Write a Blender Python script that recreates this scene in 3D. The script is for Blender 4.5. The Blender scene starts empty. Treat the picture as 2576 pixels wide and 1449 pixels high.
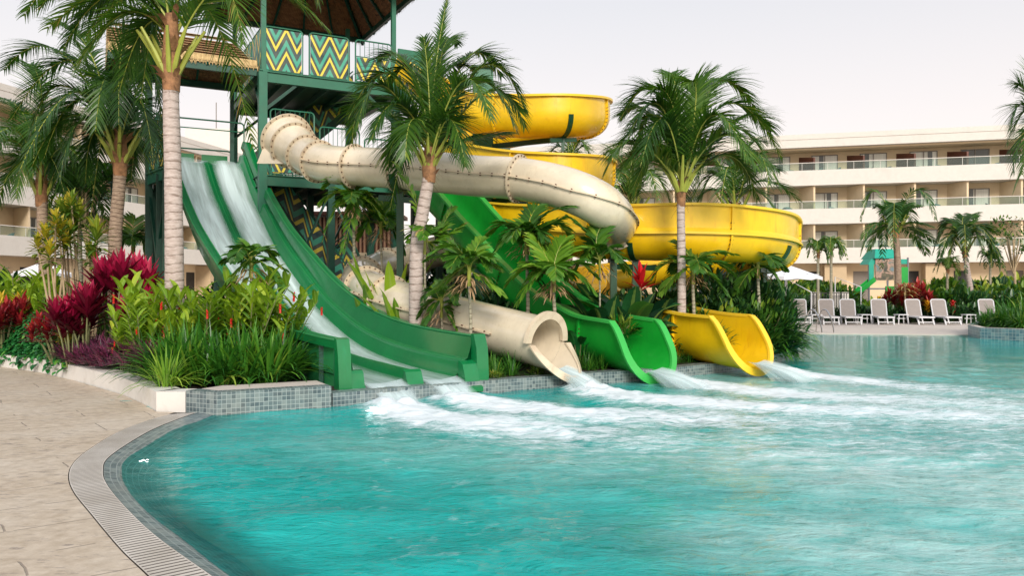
import bpy, math, random
import numpy as np
from mathutils import Vector, noise as mnoise
R = math.radians
random.seed(7)
SC = bpy.context.scene
COL = SC.collection
# ---------------------------------------------------------------- camera
F = 2022.0; CU = 1287.5; CV = 724.5; H = 1.6
cam = bpy.data.cameras.new('camera'); camo = bpy.data.objects.new('camera', cam); COL.objects.link(camo)
camo.location = (0, 0, H); camo.rotation_euler = (R(90), 0, 0)
cam.sensor_width = 36; cam.lens = 36 * F / 2575; cam.clip_start = 0.1; cam.clip_end = 2000
SC.camera = camo
# ---------------------------------------------------------------- world, sun, exposure
SUN_EL, SUN_AZ = 28, 168     # sun behind the camera, a little to the right, veiled by high cloud
w = bpy.data.worlds.new('World'); SC.world = w; w.use_nodes = True
nt = w.node_tree; nt.nodes.clear()
sky = nt.nodes.new('ShaderNodeTexSky'); sky.sky_type = 'NISHITA'; sky.sun_disc = False
sky.sun_elevation = R(SUN_EL); sky.sun_rotation = R(SUN_AZ); sky.air_density = 1.2; sky.dust_density = 2.5
tc = nt.nodes.new('ShaderNodeTexCoord'); sep = nt.nodes.new('ShaderNodeSeparateXYZ')
nt.links.new(tc.outputs['Generated'], sep.inputs[0])
rmp = nt.nodes.new('ShaderNodeValToRGB')      # thin overcast: warm pale near the horizon, cool grey above
els = rmp.color_ramp.elements
els[0].position = 0.0; els[0].color = (.745, .645, .60, 1)
els[1].position = 0.60; els[1].color = (.41, .435, .48, 1)
e = els.new(.16); e.color = (.625, .565, .54, 1)
e = els.new(.33); e.color = (.505, .495, .505, 1)
nt.links.new(sep.outputs[2], rmp.inputs[0])
sc_ = nt.nodes.new('ShaderNodeVectorMath'); sc_.operation = 'SCALE'; sc_.inputs['Scale'].default_value = 10.0
nt.links.new(rmp.outputs[0], sc_.inputs[0])
mx = nt.nodes.new('ShaderNodeMix'); mx.data_type = 'RGBA'; mx.inputs[0].default_value = .88
nt.links.new(sky.outputs[0], mx.inputs[6]); nt.links.new(sc_.outputs[0], mx.inputs[7])
bg = nt.nodes.new('ShaderNodeBackground'); bg.inputs[1].default_value = 0.1
wo = nt.nodes.new('ShaderNodeOutputWorld')
nt.links.new(mx.outputs[2], bg.inputs[0]); nt.links.new(bg.outputs[0], wo.inputs[0])
sl = bpy.data.lights.new('sun', 'SUN'); sl.energy = 1.9; sl.angle = R(20); sl.color = (1, .93, .84)
so = bpy.data.objects.new('sun', sl); COL.objects.link(so)
az = R(SUN_AZ)
sdir = Vector((math.sin(az) * math.cos(R(SUN_EL)), math.cos(az) * math.cos(R(SUN_EL)), math.sin(R(SUN_EL))))
so.rotation_euler = sdir.to_track_quat('Z', 'Y').to_euler(); so.location = (0, -20, 30)
SC.view_settings.view_transform = 'Standard'; SC.view_settings.look = 'None'
SC.view_settings.exposure = 0.82; SC.view_settings.gamma = 1.0
SC.cycles.max_bounces = 8; SC.cycles.transparent_max_bounces = 16
SC.cycles.glossy_bounces = 3; SC.cycles.diffuse_bounces = 3; SC.cycles.transmission_bounces = 4

# ---------------------------------------------------------------- helpers
def P(u, v, Z):
    return Vector(((u - CU) / F * Z, Z, H - (v - CV) / F * Z))
def G(u, v, z=0.0):                       # point of the horizontal plane at height z
    Z = (H - z) * F / (v - CV)
    return Vector(((u - CU) / F * Z, Z, z))
def X(u, Z): return (u - CU) / F * Z
def lerp(a, b, t): return a + (b - a) * t
def V(*a): return Vector(a)

class MB:
    def __init__(s): s.v = []; s.f = []; s.m = []; s.r = []; s.p = []
    def add(s, vs, fs, m=0, rnd=.5, puv=None):
        b = len(s.v)
        s.v += [tuple(q) for q in vs]
        s.r += list(rnd) if isinstance(rnd, (list, tuple)) else [rnd] * len(vs)
        s.p += puv if puv is not None else [(0, 0, 0)] * len(vs)
        for f in fs: s.f.append(tuple(b + i for i in f))
        s.m += [m] * len(fs)
    def hexa(s, c, m=0, rnd=.5):          # 8 corners: bottom 4 ccw, top 4 ccw
        s.add(c, [(3, 2, 1, 0), (4, 5, 6, 7), (0, 1, 5, 4), (1, 2, 6, 5), (2, 3, 7, 6), (3, 0, 4, 7)], m, rnd)
    def box(s, c, size, rz=0, m=0, rnd=.5):
        hx, hy, hz = size[0] / 2, size[1] / 2, size[2] / 2
        ca, sa = math.cos(rz), math.sin(rz)
        o = []
        for z in (-hz, hz):
            for x, y in ((-hx, -hy), (hx, -hy), (hx, hy), (-hx, hy)):
                o.append((c[0] + x * ca - y * sa, c[1] + x * sa + y * ca, c[2] + z))
        s.hexa(o, m, rnd)
    def obox(s, o, a, b, c, m=0, rnd=.5):    # origin corner and three edge vectors
        o, a, b, c = Vector(o), Vector(a), Vector(b), Vector(c)
        s.hexa([o, o + a, o + a + b, o + b, o + c, o + a + c, o + a + b + c, o + b + c], m, rnd)
    def beam(s, p0, p1, w_, h_, m=0, up=(0, 0, 1)):
        p0, p1 = Vector(p0), Vector(p1); d = (p1 - p0).normalized(); up = Vector(up)
        if abs(d.dot(up)) > .98: up = Vector((0, 1, 0))
        sd = d.cross(up).normalized(); u2 = sd.cross(d).normalized()
        q = []
        for p in (p0, p1):
            for a, b in ((-1, -1), (1, -1), (1, 1), (-1, 1)): q.append(p + sd * a * w_ / 2 + u2 * b * h_ / 2)
        s.add(q, [(0, 1, 2, 3), (7, 6, 5, 4), (0, 4, 5, 1), (1, 5, 6, 2), (2, 6, 7, 3), (3, 7, 4, 0)], m)
    def tube(s, pts, rad, n=8, cap=True, m=0, rnd=.5):
        pts = [Vector(p) for p in pts]; N = len(pts)
        if not isinstance(rad, (list, tuple)): rad = [rad] * N
        T = [(pts[min(i + 1, N - 1)] - pts[max(i - 1, 0)]).normalized() for i in range(N)]
        ref = Vector((0, 0, 1)) if abs(T[0].z) < .9 else Vector((1, 0, 0))
        sd = T[0].cross(ref).normalized(); vs = []
        pv = []; L = 0
        for i in range(N):
            sd = (sd - T[i] * sd.dot(T[i])).normalized(); u2 = T[i].cross(sd)
            if i: L += (pts[i] - pts[i - 1]).length
            for k in range(n):
                a = 2 * math.pi * k / n
                vs.append(pts[i] + (sd * math.cos(a) + u2 * math.sin(a)) * rad[i]); pv.append((k / n, L, 0))
        fs = [(i * n + k, i * n + (k + 1) % n, (i + 1) * n + (k + 1) % n, (i + 1) * n + k) for i in range(N - 1) for k in range(n)]
        if cap: fs += [tuple(range(n - 1, -1, -1)), tuple(range((N - 1) * n, N * n))]
        s.add(vs, fs, m, rnd, pv)
    def poly_prism(s, pts, z0, z1, m=0, mt=None):
        n = len(pts); b = [(p[0], p[1], z0) for p in pts]; t = [(p[0], p[1], z1) for p in pts]
        s.add(b + t, [(i, (i + 1) % n, n + (i + 1) % n, n + i) for i in range(n)], m)
        s.add(t, [tuple(range(n))], m if mt is None else mt)
    def leaf(s, p, d, L, w_, droop=.6, n=4, shape='lance', rnd=.5, fold=.25, m=0, up=(0, 0, 1), twist=0):
        d = Vector(d).normalized(); up = Vector(up); p = Vector(p)
        sd = d.cross(up)
        if sd.length < .08: sd = d.cross(Vector((math.cos(rnd * 40), math.sin(rnd * 40), 0)))
        sd.normalize(); st = L / n; vs = []; pv = []
        if twist: 
            u0 = sd.cross(d); sd = sd * math.cos(twist) + u0 * math.sin(twist)
        three = fold > 0
        for i in range(n + 1):
            t = i / n
            if shape == 'strap': hw = w_ / 2 * min(1, .55 + t * 1.8) * (1 - max(0, t - .45) / .55) ** .7
            elif shape == 'lance': hw = w_ / 2 * math.sin(math.pi * min(1, .06 + t * .94)) ** .75
            elif shape == 'broad': hw = w_ / 2 * math.sin(math.pi * min(1, .10 + t * .90) ** .8) ** .6
            else: hw = w_ / 2 * (1 - t)
            if i == n: hw = 0.002
            u2 = sd.cross(d).normalized()
            if three: vs += [p - sd * hw + u2 * fold * hw, p, p + sd * hw + u2 * fold * hw]; pv += [(0, t, 0), (.5, t, 0), (1, t, 0)]
            else: vs += [p - sd * hw, p + sd * hw]; pv += [(0, t, 0), (1, t, 0)]
            p = p + d * st
            d = (d + Vector((0, 0, -1)) * droop / n * (.5 + t)).normalized()
            sd = (sd - d * sd.dot(d)).normalized()
        k = 3 if three else 2; fs = []
        for i in range(n):
            for j in range(k - 1): a = i * k + j; fs.append((a, a + 1, a + k + 1, a + k))
        s.add(vs, fs, m, rnd, pv)
    def disc(s, c, nrm, r, n=8, m=0, h=.01):
        c, nrm = Vector(c), Vector(nrm).normalized(); a = nrm.orthogonal().normalized(); b = nrm.cross(a)
        q = [c + (a * math.cos(2 * math.pi * k / n) + b * math.sin(2 * math.pi * k / n)) * r for k in range(n)]
        q2 = [x + nrm * h for x in q]
        s.add(q + q2, [tuple(range(n, 2 * n))] + [(k, (k + 1) % n, n + (k + 1) % n, n + k) for k in range(n)], m)
    def merge(s, o, mat4=None):
        b = len(s.v); s.v += [tuple(mat4 @ Vector(q)) for q in o.v] if mat4 else o.v
        s.f += [tuple(b + i for i in f) for f in o.f]; s.m += o.m; s.r += o.r; s.p += o.p
    def build(s, name, mats, parent=None, label=None, cat=None, group=None, kind=None, sharp=38, origin=None):
        me = bpy.data.meshes.new(name)
        off = Vector((0, 0, 0)); q = parent
        while q is not None: off += q.location; q = q.parent
        vs = np.array(s.v, dtype=np.float64).reshape(-1, 3)
        loc = Vector((0, 0, 0))
        if parent is None:
            if origin is None: 
                mn, mxx = vs.min(0), vs.max(0); origin = Vector(((mn[0] + mxx[0]) / 2, (mn[1] + mxx[1]) / 2, mn[2]))
            loc = Vector(origin); off = loc
        vs = vs - np.array(off)[None, :]
        me.from_pydata(vs.tolist(), [], s.f)
        if not isinstance(mats, (list, tuple)): mats = [mats]
        for mm in mats: me.materials.append(mm)
        me.polygons.foreach_set('material_index', s.m)
        a = me.attributes.new('rnd', 'FLOAT', 'POINT'); a.data.foreach_set('value', s.r)
        a = me.attributes.new('puv', 'FLOAT_VECTOR', 'POINT'); a.data.foreach_set('vector', np.array(s.p, dtype=np.float32).ravel())
        me.polygons.foreach_set('use_smooth', [sharp > 0] * len(s.f))
        if sharp > 0 and sharp < 180: me.set_sharp_from_angle(angle=R(sharp))
        me.update()
        o = bpy.data.objects.new(name, me); COL.objects.link(o); o.location = loc
        if parent is not None: o.parent = parent
        tag(o, label, cat, group, kind)
        return o

def tag(o, label=None, cat=None, group=None, kind=None):
    if label: o['label'] = label
    if cat: o['category'] = cat
    if group: o['group'] = group
    if kind: o['kind'] = kind
    return o
def thing(name, label, cat, loc=(0, 0, 0), group=None):
    o = bpy.data.objects.new(name, None); COL.objects.link(o); o.location = Vector(loc); o.empty_display_size = .2
    return tag(o, label, cat, group)
def copy_tree(o, parent=None):
    c = o.copy(); COL.objects.link(c)
    if parent is not None: c.parent = parent
    for ch in list(o.children):
        if ch.parent is o: copy_tree(ch, c)
    return c
USED = set()
def place(proto, x, y, z, rz=0, s=1, label=None, group=None):
    first = proto.name not in USED
    o = proto if first else copy_tree(proto)
    USED.add(proto.name)
    if not first: USED.add(o.name)
    o.location = (x, y, z); o.rotation_euler = (0, 0, rz)
    o.scale = (s, s, s) if not isinstance(s, (tuple, list)) else s
    if label: o['label'] = label
    if group: o['group'] = group
    elif 'group' in o and group == '': del o['group']
    return o

# ---------------------------------------------------------------- materials
class NT:
    def __init__(s, name):
        s.mat = bpy.data.materials.new(name); s.mat.use_nodes = True; s.t = s.mat.node_tree; s.t.nodes.clear()
        s.out = s.n('OutputMaterial'); s.b = s.n('BsdfPrincipled'); s.l(s.b.outputs[0], s.out.inputs[0])
    def n(s, k): return s.t.nodes.new('ShaderNode' + k)
    def l(s, a, b): s.t.links.new(a, b)
    def coord(s, kind='Object'):
        t = s.n('TexCoord'); return t.outputs[kind]
    def world(s):
        g = s.n('NewGeometry'); return g.outputs['Position']
    def attr(s, name):
        a = s.n('Attribute'); a.attribute_name = name; return a
    def mapping(s, v, sc=(1, 1, 1), rot=(0, 0, 0), loc=(0, 0, 0)):
        m = s.n('Mapping'); s.l(v, m.inputs[0]); m.inputs['Scale'].default_value = sc; m.inputs['Rotation'].default_value = rot; m.inputs['Location'].default_value = loc
        return m.outputs[0]
    def noise(s, v, scale=5, detail=3, rough=.55, dist=0):
        m = s.n('TexNoise'); s.l(v, m.inputs['Vector']); m.inputs['Scale'].default_value = scale; m.inputs['Detail'].default_value = detail
        m.inputs['Roughness'].default_value = rough; m.inputs['Distortion'].default_value = dist; return m.outputs[0]
    def ramp(s, f, stops, interp='LINEAR'):
        m = s.n('ValToRGB'); s.l(f, m.inputs[0]); e = m.color_ramp.elements; m.color_ramp.interpolation = interp
        while len(e) < len(stops): e.new(.5)
        for i, (p, c) in enumerate(stops):
            e[i].position = p; e[i].color = (*c, 1) if len(c) == 3 else c
        return m.outputs[0]
    def math(s, op, a, b=None, c=None, clamp=False):
        m = s.n('Math'); m.operation = op; m.use_clamp = clamp
        for i, x in enumerate((a, b, c)):
            if x is None: continue
            if isinstance(x, (int, float)): m.inputs[i].default_value = x
            else: s.l(x, m.inputs[i])
        return m.outputs[0]
    def mix(s, f, a, b, blend='MIX'):
        m = s.n('Mix'); m.data_type = 'RGBA'; m.blend_type = blend
        for i, x in ((0, f), (6, a), (7, b)):
            if isinstance(x, (int, float)): m.inputs[i].default_value = x
            elif isinstance(x, tuple): m.inputs[i].default_value = (*x, 1) if len(x) == 3 else x
            else: s.l(x, m.inputs[i])
        return m.outputs[2]
    def bump(s, h, strength=.3, dist=.02, normal=None):
        m = s.n('Bump'); s.l(h, m.inputs['Height']); m.inputs['Strength'].default_value = strength; m.inputs['Distance'].default_value = dist
        if normal is not None: s.l(normal, m.inputs['Normal'])
        s.l(m.outputs[0], s.b.inputs['Normal']); return m.outputs[0]
    def set(s, **k):
        for a, b in k.items():
            i = s.b.inputs[a.replace('_', ' ')]
            if isinstance(b, (int, float)): i.default_value = b
            elif isinstance(b, tuple): i.default_value = (*b, 1) if len(b) == 3 else b
            else: s.l(b, i)
def sc3(c, k): return tuple(min(1, x * k) for x in c)

def pmat(name, c, rough=.5, var=.15, scale=4, bump=.0, bscale=30, metallic=0, coat=0, spec=.5, dirt=None, dirtamt=.5, dscale=2):
    m = NT(name); co = m.coord()
    n = m.noise(co, scale, 5, .6)
    col = m.ramp(n, [(.25, sc3(c, 1 - var)), (.75, sc3(c, 1 + var))])
    if dirt:
        d = m.noise(co, dscale, 6, .7, .4); d = m.ramp(d, [(.5, (0, 0, 0)), (.72, (1, 1, 1))])
        col = m.mix(m.math('MULTIPLY', d, dirtamt), col, dirt)
    m.set(Base_Color=col, Roughness=rough, Metallic=metallic, Coat_Weight=coat)
    m.b.inputs['Specular IOR Level'].default_value = spec
    m.b.inputs['Coat Roughness'].default_value = .12
    if bump: m.bump(m.noise(co, bscale, 4, .6), bump, .01)
    return m.mat
def leafmat(name, stops, rough=.42, trans=.25, vein=0.0):
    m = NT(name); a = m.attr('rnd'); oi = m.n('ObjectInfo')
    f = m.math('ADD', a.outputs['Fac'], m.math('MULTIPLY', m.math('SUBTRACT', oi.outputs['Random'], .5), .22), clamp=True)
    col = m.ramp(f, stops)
    pu = m.attr('puv'); sp = m.n('SeparateXYZ'); m.l(pu.outputs['Vector'], sp.inputs[0])
    if vein:
        mid = m.math('ABSOLUTE', m.math('SUBTRACT', sp.outputs[0], .5))
        mid = m.math('LESS_THAN', mid, .10)
        col = m.mix(m.math('MULTIPLY', mid, vein), col, (.30, .42, .08))
    m.set(Base_Color=col, Roughness=rough); m.b.inputs['Specular IOR Level'].default_value = .45
    tr = m.n('BsdfTranslucent'); m.l(m.mix(1.0, col, (1.3, 1.4, .5, 1), 'MULTIPLY'), tr.inputs[0])
    ms = m.n('MixShader'); ms.inputs[0].default_value = trans
    m.l(m.b.outputs[0], ms.inputs[1]); m.l(tr.outputs[0], ms.inputs[2]); m.l(ms.outputs[0], m.out.inputs[0])
    return m.mat

GREEN_DK = (.005, .075, .035); GREEN_MD = (.012, .16, .062)
M = {}
def fiberglass(name, c, c2=None, coat=.6, rough=.3, drt=(.12, .08, .03), amt=.35):
    m = NT(name); co = m.coord()
    n = m.noise(co, 1.2, 5, .6)
    col = m.ramp(n, [(.3, sc3(c, .80)), (.7, sc3(c, 1.10))])
    st = m.noise(m.mapping(co, (6, 6, .7)), 1.6, 6, .7, .3); st = m.ramp(st, [(.55, (0, 0, 0)), (.78, (1, 1, 1))])
    col = m.mix(m.math('MULTIPLY', st, amt), col, drt)
    m.set(Base_Color=col, Roughness=m.ramp(m.noise(co, 9, 4), [(.3, (rough,) * 3), (.7, (rough + .15,) * 3)]), Coat_Weight=coat)
    m.b.inputs['Coat Roughness'].default_value = .1
    m.bump(m.noise(co, 3.5, 2), .12, .02)
    return m.mat
M['yellow'] = fiberglass('yellow_fiberglass', (.90, .56, .004), drt=(.60, .20, .004), amt=.5, coat=.3, rough=.38)
M['yellow_rim'] = pmat('yellow_rim', (.90, .58, .03), .4, .06)
M['cream'] = fiberglass('cream_fiberglass', (.76, .66, .50), drt=(.44, .30, .16), amt=.32, coat=.8, rough=.25)
M['cream_rim'] = pmat('cream_flange', (.66, .55, .40), .4, .08, dirt=(.35, .2, .1), dirtamt=.5, dscale=3)
M['rust'] = pmat('rusty_bolt', (.10, .04, .02), .7, .4)
M['green'] = fiberglass('bright_green_fiberglass', (.006, .37, .03), drt=(.01, .18, .03), amt=.4, coat=.2, rough=.4)
M['green_rim'] = pmat('green_rim', (.04, .42, .07), .4, .08)
M['gslide'] = fiberglass('wet_green_fiberglass', (.003, .185, .050), drt=(.006, .23, .09), amt=.5, coat=.5, rough=.28)
M['gslide_rim'] = pmat('pale_green_edge', (.03, .26, .085), .35, .1)
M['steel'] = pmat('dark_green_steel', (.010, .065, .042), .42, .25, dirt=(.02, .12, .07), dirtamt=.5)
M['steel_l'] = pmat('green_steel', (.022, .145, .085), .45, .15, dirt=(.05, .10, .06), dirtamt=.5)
M['bracket'] = pmat('bracket_green', (.006, .055, .022), .4, .2)
M['white'] = pmat('white_paint', (.64, .60, .545), .6, .04, dirt=(.5, .45, .4), dirtamt=.3, dscale=.8)
M['beige'] = pmat('beige_stucco', (.72, .565, .37), .8, .06, 2, .2, 60)
M['beige_d'] = pmat('ochre_stucco', (.52, .39, .24), .8, .08, 2, .2, 60)
M['brownwood'] = pmat('brown_wood', (.11, .032, .016), .5, .3)
M['winframe'] = pmat('window_frame', (.22, .19, .16), .4, .1)
M['trunk_w'] = None
# ================================================================ setting
def mat_paving():
    m = NT('stamped_concrete'); p = m.world()
    big = m.noise(p, .9, 5, .6); fine = m.noise(p, 9, 5, .65)
    col = m.ramp(big, [(.30, (.43, .33, .225)), (.48, (.53, .43, .315)), (.68, (.60, .52, .42))])
    col = m.mix(.5, col, m.ramp(fine, [(.32, (.33, .26, .19)), (.68, (.66, .57, .47))]))
    # faint pressed lines running across, and small dark scuffs
    warp = m.noise(p, 1.3, 3, .6)
    vv = m.n('VectorMath'); vv.operation = 'ADD'; m.l(p, vv.inputs[0])
    cmb = m.n('CombineXYZ'); m.l(m.math('MULTIPLY', warp, .07), cmb.inputs[0]); m.l(m.math('MULTIPLY', warp, .08), cmb.inputs[1]); m.l(cmb.outputs[0], vv.inputs[1])
    br = m.n('TexBrick'); m.l(m.mapping(vv.outputs[0], (1, 1, 1), (0, 0, R(-38))), br.inputs['Vector'])
    br.inputs['Scale'].default_value = 1; br.inputs['Brick Width'].default_value = 1.35; br.inputs['Row Height'].default_value = .62
    br.inputs['Mortar Size'].default_value = .009; br.inputs['Mortar Smooth'].default_value = .5
    gap = m.math('GREATER_THAN', m.noise(m.mapping(p, (1, 1, 1), (0, 0, 0), (5, 9, 0)), 2.3, 3), .47)
    line = m.math('MULTIPLY', br.outputs['Fac'], gap)
    col = m.mix(m.math('MULTIPLY', line, .65), col, (.16, .125, .10))
    sc = m.noise(m.mapping(p, (3.5, 14, 1), (0, 0, R(8))), 1.1, 5, .75)
    sc = m.ramp(sc, [(.55, (0, 0, 0)), (.62, (1, 1, 1))]); sc2 = m.ramp(m.noise(p, .8, 2), [(.34, (0, 0, 0)), (.55, (1, 1, 1))])
    col = m.mix(m.math('MULTIPLY', m.math('MULTIPLY', sc, sc2), .75), col, (.19, .155, .14))
    st = m.ramp(m.noise(m.mapping(p, (1, 2.2, 1)), 1.7, 2), [(.70, (0, 0, 0)), (.78, (1, 1, 1))])
    col = m.mix(m.math('MULTIPLY', st, .35), col, (.46, .27, .14))
    m.set(Base_Color=col, Roughness=.62)
    h = m.math('SUBTRACT', m.math('MULTIPLY', m.noise(p, 14, 6, .7), .5), m.math('MULTIPLY', line, 1.2)); m.bump(h, .5, .012)
    return m.mat
M['paving'] = mat_paving()
def mat_tile(name, size=.05, tones=((.05, .075, .088), (.125, .17, .18), (.24, .28, .27)), grout=(.36, .41, .40)):
    m = NT(name); a = m.attr('puv'); br = m.n('TexBrick'); m.l(a.outputs['Vector'], br.inputs['Vector'])
    br.offset = 0; br.inputs['Scale'].default_value = 1; br.inputs['Brick Width'].default_value = size; br.inputs['Row Height'].default_value = size
    br.inputs['Mortar Size'].default_value = size * .055; br.inputs['Mortar Smooth'].default_value = .2
    br.inputs['Color1'].default_value = (0, 0, 0, 1); br.inputs['Color2'].default_value = (1, 1, 1, 1); br.inputs['Bias'].default_value = 0
    n = m.noise(m.mapping(a.outputs['Vector'], (1, 1, 1)), 22, 4, .7)
    f = m.math('ADD', m.math('MULTIPLY', br.outputs['Color'], .55), m.math('MULTIPLY', n, .45))
    col = m.ramp(f, [(.15, tones[0]), (.5, tones[1]), (.85, tones[2])])
    col = m.mix(br.outputs['Fac'], col, grout)
    scum = m.ramp(m.noise(a.outputs['Vector'], 2.1, 4), [(.45, (0, 0, 0)), (.7, (1, 1, 1))])
    col = m.mix(m.math('MULTIPLY', scum, .3), col, (.34, .33, .29))
    m.set(Base_Color=col, Roughness=.35); m.bump(m.math('SUBTRACT', 1, br.outputs['Fac']), .3, .004)
    return m.mat
M['tile'] = mat_tile('grey_mosaic_tile', .058)
M['tile_b'] = mat_tile('blue_mosaic_tile', .10, ((.05, .12, .16), (.10, .20, .24), (.22, .33, .34)))
def mat_grate():
    m = NT('slotted_gutter_grating'); a = m.attr('puv'); s = m.n('SeparateXYZ'); m.l(a.outputs['Vector'], s.inputs[0])
    fr = m.math('FRACT', m.math('DIVIDE', s.outputs[0], .052))
    slot = m.math('LESS_THAN', fr, .33)
    slot = m.math('MULTIPLY', slot, m.math('MULTIPLY', m.math('GREATER_THAN', s.outputs[1], .03), m.math('LESS_THAN', s.outputs[1], .97)))
    n = m.noise(m.world(), 2.2, 5, .6)
    col = m.ramp(n, [(.3, (.46, .41, .35)), (.7, (.68, .63, .57))])
    col = m.mix(slot, col, (.115, .095, .08)); m.set(Base_Color=col, Roughness=.5)
    m.bump(m.math('SUBTRACT', 1, slot), .8, .012); return m.mat
M['grate'] = mat_grate()
M['soil'] = pmat('dark_soil', (.035, .024, .016), .95, .4, 6, .5, 40)
M['curb'] = pmat('white_rendered_curb', (.66, .63, .585), .7, .05, 3, .1, 50, dirt=(.42, .37, .30), dirtamt=.45, dscale=2.2)
M['ground'] = pmat('pale_paving', (.36, .30, .25), .8, .12, .5, .1, 20)
M['coping'] = pmat('pale_coping', (.56, .49, .43), .7, .06, 1.5, .15, 40, dirt=(.35, .30, .26), dirtamt=.4)

def cr(pts, n):     # catmull-rom through a list of tuples
    P_ = [np.array(p, float) for p in pts]; P_ = [2 * P_[0] - P_[1]] + P_ + [2 * P_[-1] - P_[-2]]; out = []
    for i in range(1, len(P_) - 2):
        a, b, c, d = P_[i - 1:i + 3]
        for k in range(n):
            t = k / n; out.append(.5 * ((2 * b) + (-a + c) * t + (2 * a - 5 * b + 4 * c - d) * t * t + (-a + 3 * b - 3 * c + d) * t ** 3))
    out.append(P_[-2]); return out

outer = [(423, 1043), (362, 1061), (290, 1090), (216, 1136), (180, 1170), (171, 1203), (184, 1240), (225, 1292), (300, 1382), (366, 1446), (520, 1600), (800, 1830)]
inner = [(497, 1037.5), (440, 1058), (379, 1084), (310, 1125), (269, 1157), (261, 1182), (266, 1210), (300, 1257), (385, 1341), (531, 1446), (700, 1560), (1000, 1750)]
wline = [(560, 1038.5), (500, 1062), (440, 1086), (385, 1118), (340, 1150), (326, 1175), (330, 1203), (358, 1245), (404, 1288), (500, 1357), (616, 1446), (800, 1555), (1150, 1740)]
NS = 14
def curve(l):
    g = [G(*q) for q in l]; c = cr([(p.x, p.y) for p in g], NS)
    # resample evenly to 160
    L = [0]
    for i in range(1, len(c)): L.append(L[-1] + float(np.linalg.norm(c[i] - c[i - 1])))
    s = np.linspace(0, L[-1], 161); return np.stack([np.interp(s, L, [q[0] for q in c]), np.interp(s, L, [q[1] for q in c])], 1)
cO, cI, cW = curve(outer), curve(inner), curve(wline)
# terrain to the horizon, below everything
mb = MB(); mb.add([(-600, -200, -.32), (600, -200, -.32), (600, 1400, -.32), (-600, 1400, -.32)], [(0, 1, 2, 3)])
mb.build('ground', M['ground'], kind='structure', sharp=0)
# deck on the left
mb = MB(); far_l = [G(468, 1036.5), G(393, 1037), G(0, 926)]
poly = [(p[0], p[1]) for p in cO[::4]]
poly = poly[::1] + [(-8, -3), (-16, -3), (-30, 60), (-14, 40), (-12.2, 18.0)] + [(G(0, 922).x, G(0, 922).y), (G(104, 938).x, G(104, 938).y), (G(185, 957).x, G(185, 957).y), (G(308, 993).x, G(308, 993).y), (G(358, 1015).x, G(358, 1015).y), (G(393, 1036).x, G(393, 1036).y), (G(440, 1037).x, G(440, 1037).y)]
mb.add([(x, y, 0) for x, y in poly], [tuple(range(len(poly)))[::-1]])
mb.add([(x, y, -.3) for x, y in poly[:41]] + [(x, y, 0) for x, y in poly[:41]], [(i, i + 1, 42 + i, 41 + i) for i in range(40)])
mb.build('pool_deck', M['paving'], kind='structure', sharp=0)
# grating strip, dark gap either side and mosaic band
def strip(A, B, za, zb, name, mt, vr=(0, 1), lab=None, **k):
    mb = MB(); vs = []; pv = []; L = 0
    N = len(A); w_ = float(np.linalg.norm(A[N // 2] - B[N // 2]))
    for i in range(N):
        if i: L += (np.linalg.norm(A[i] - A[i - 1]) + np.linalg.norm(B[i] - B[i - 1])) / 2
        vs += [(A[i][0], A[i][1], za), (B[i][0], B[i][1], zb)]
        wi = float(np.linalg.norm(A[i] - B[i])); e = 1 if vr[1] == 1 else wi
        pv += [(L, vr[0], 0), (L, e, 0)]
    mb.add(vs, [(2 * i, 2 * i + 1, 2 * i + 3, 2 * i + 2) for i in range(N - 1)], puv=pv)
    return mb
gr0 = cO + (cI - cO) * .03; gr1 = cO + (cI - cO) * .975
mb = strip(cO, cI, -.012, -.012, '', None); mb.build('gutter_channel', pmat('dark_joint', (.06, .05, .04), .9), kind='structure', sharp=0)
mb = strip(gr0, gr1, .002, .002, '', None)
mb.build('overflow_grating', M['grate'], label='cream slotted overflow grating curving along the left edge of the pool', cat='grating', sharp=0)
mid = cI + (cW - cI) * .62
mb = strip(cI, mid, -.002, -.02, '', None, (0, 2)); mb2 = strip(mid, cW + (cW - cI) * 1.2, -.02, -.16, '', None, (0, 2))
mb.merge(mb2); mb.build('pool_edge', M['tile'], kind='structure', sharp=0)

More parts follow.
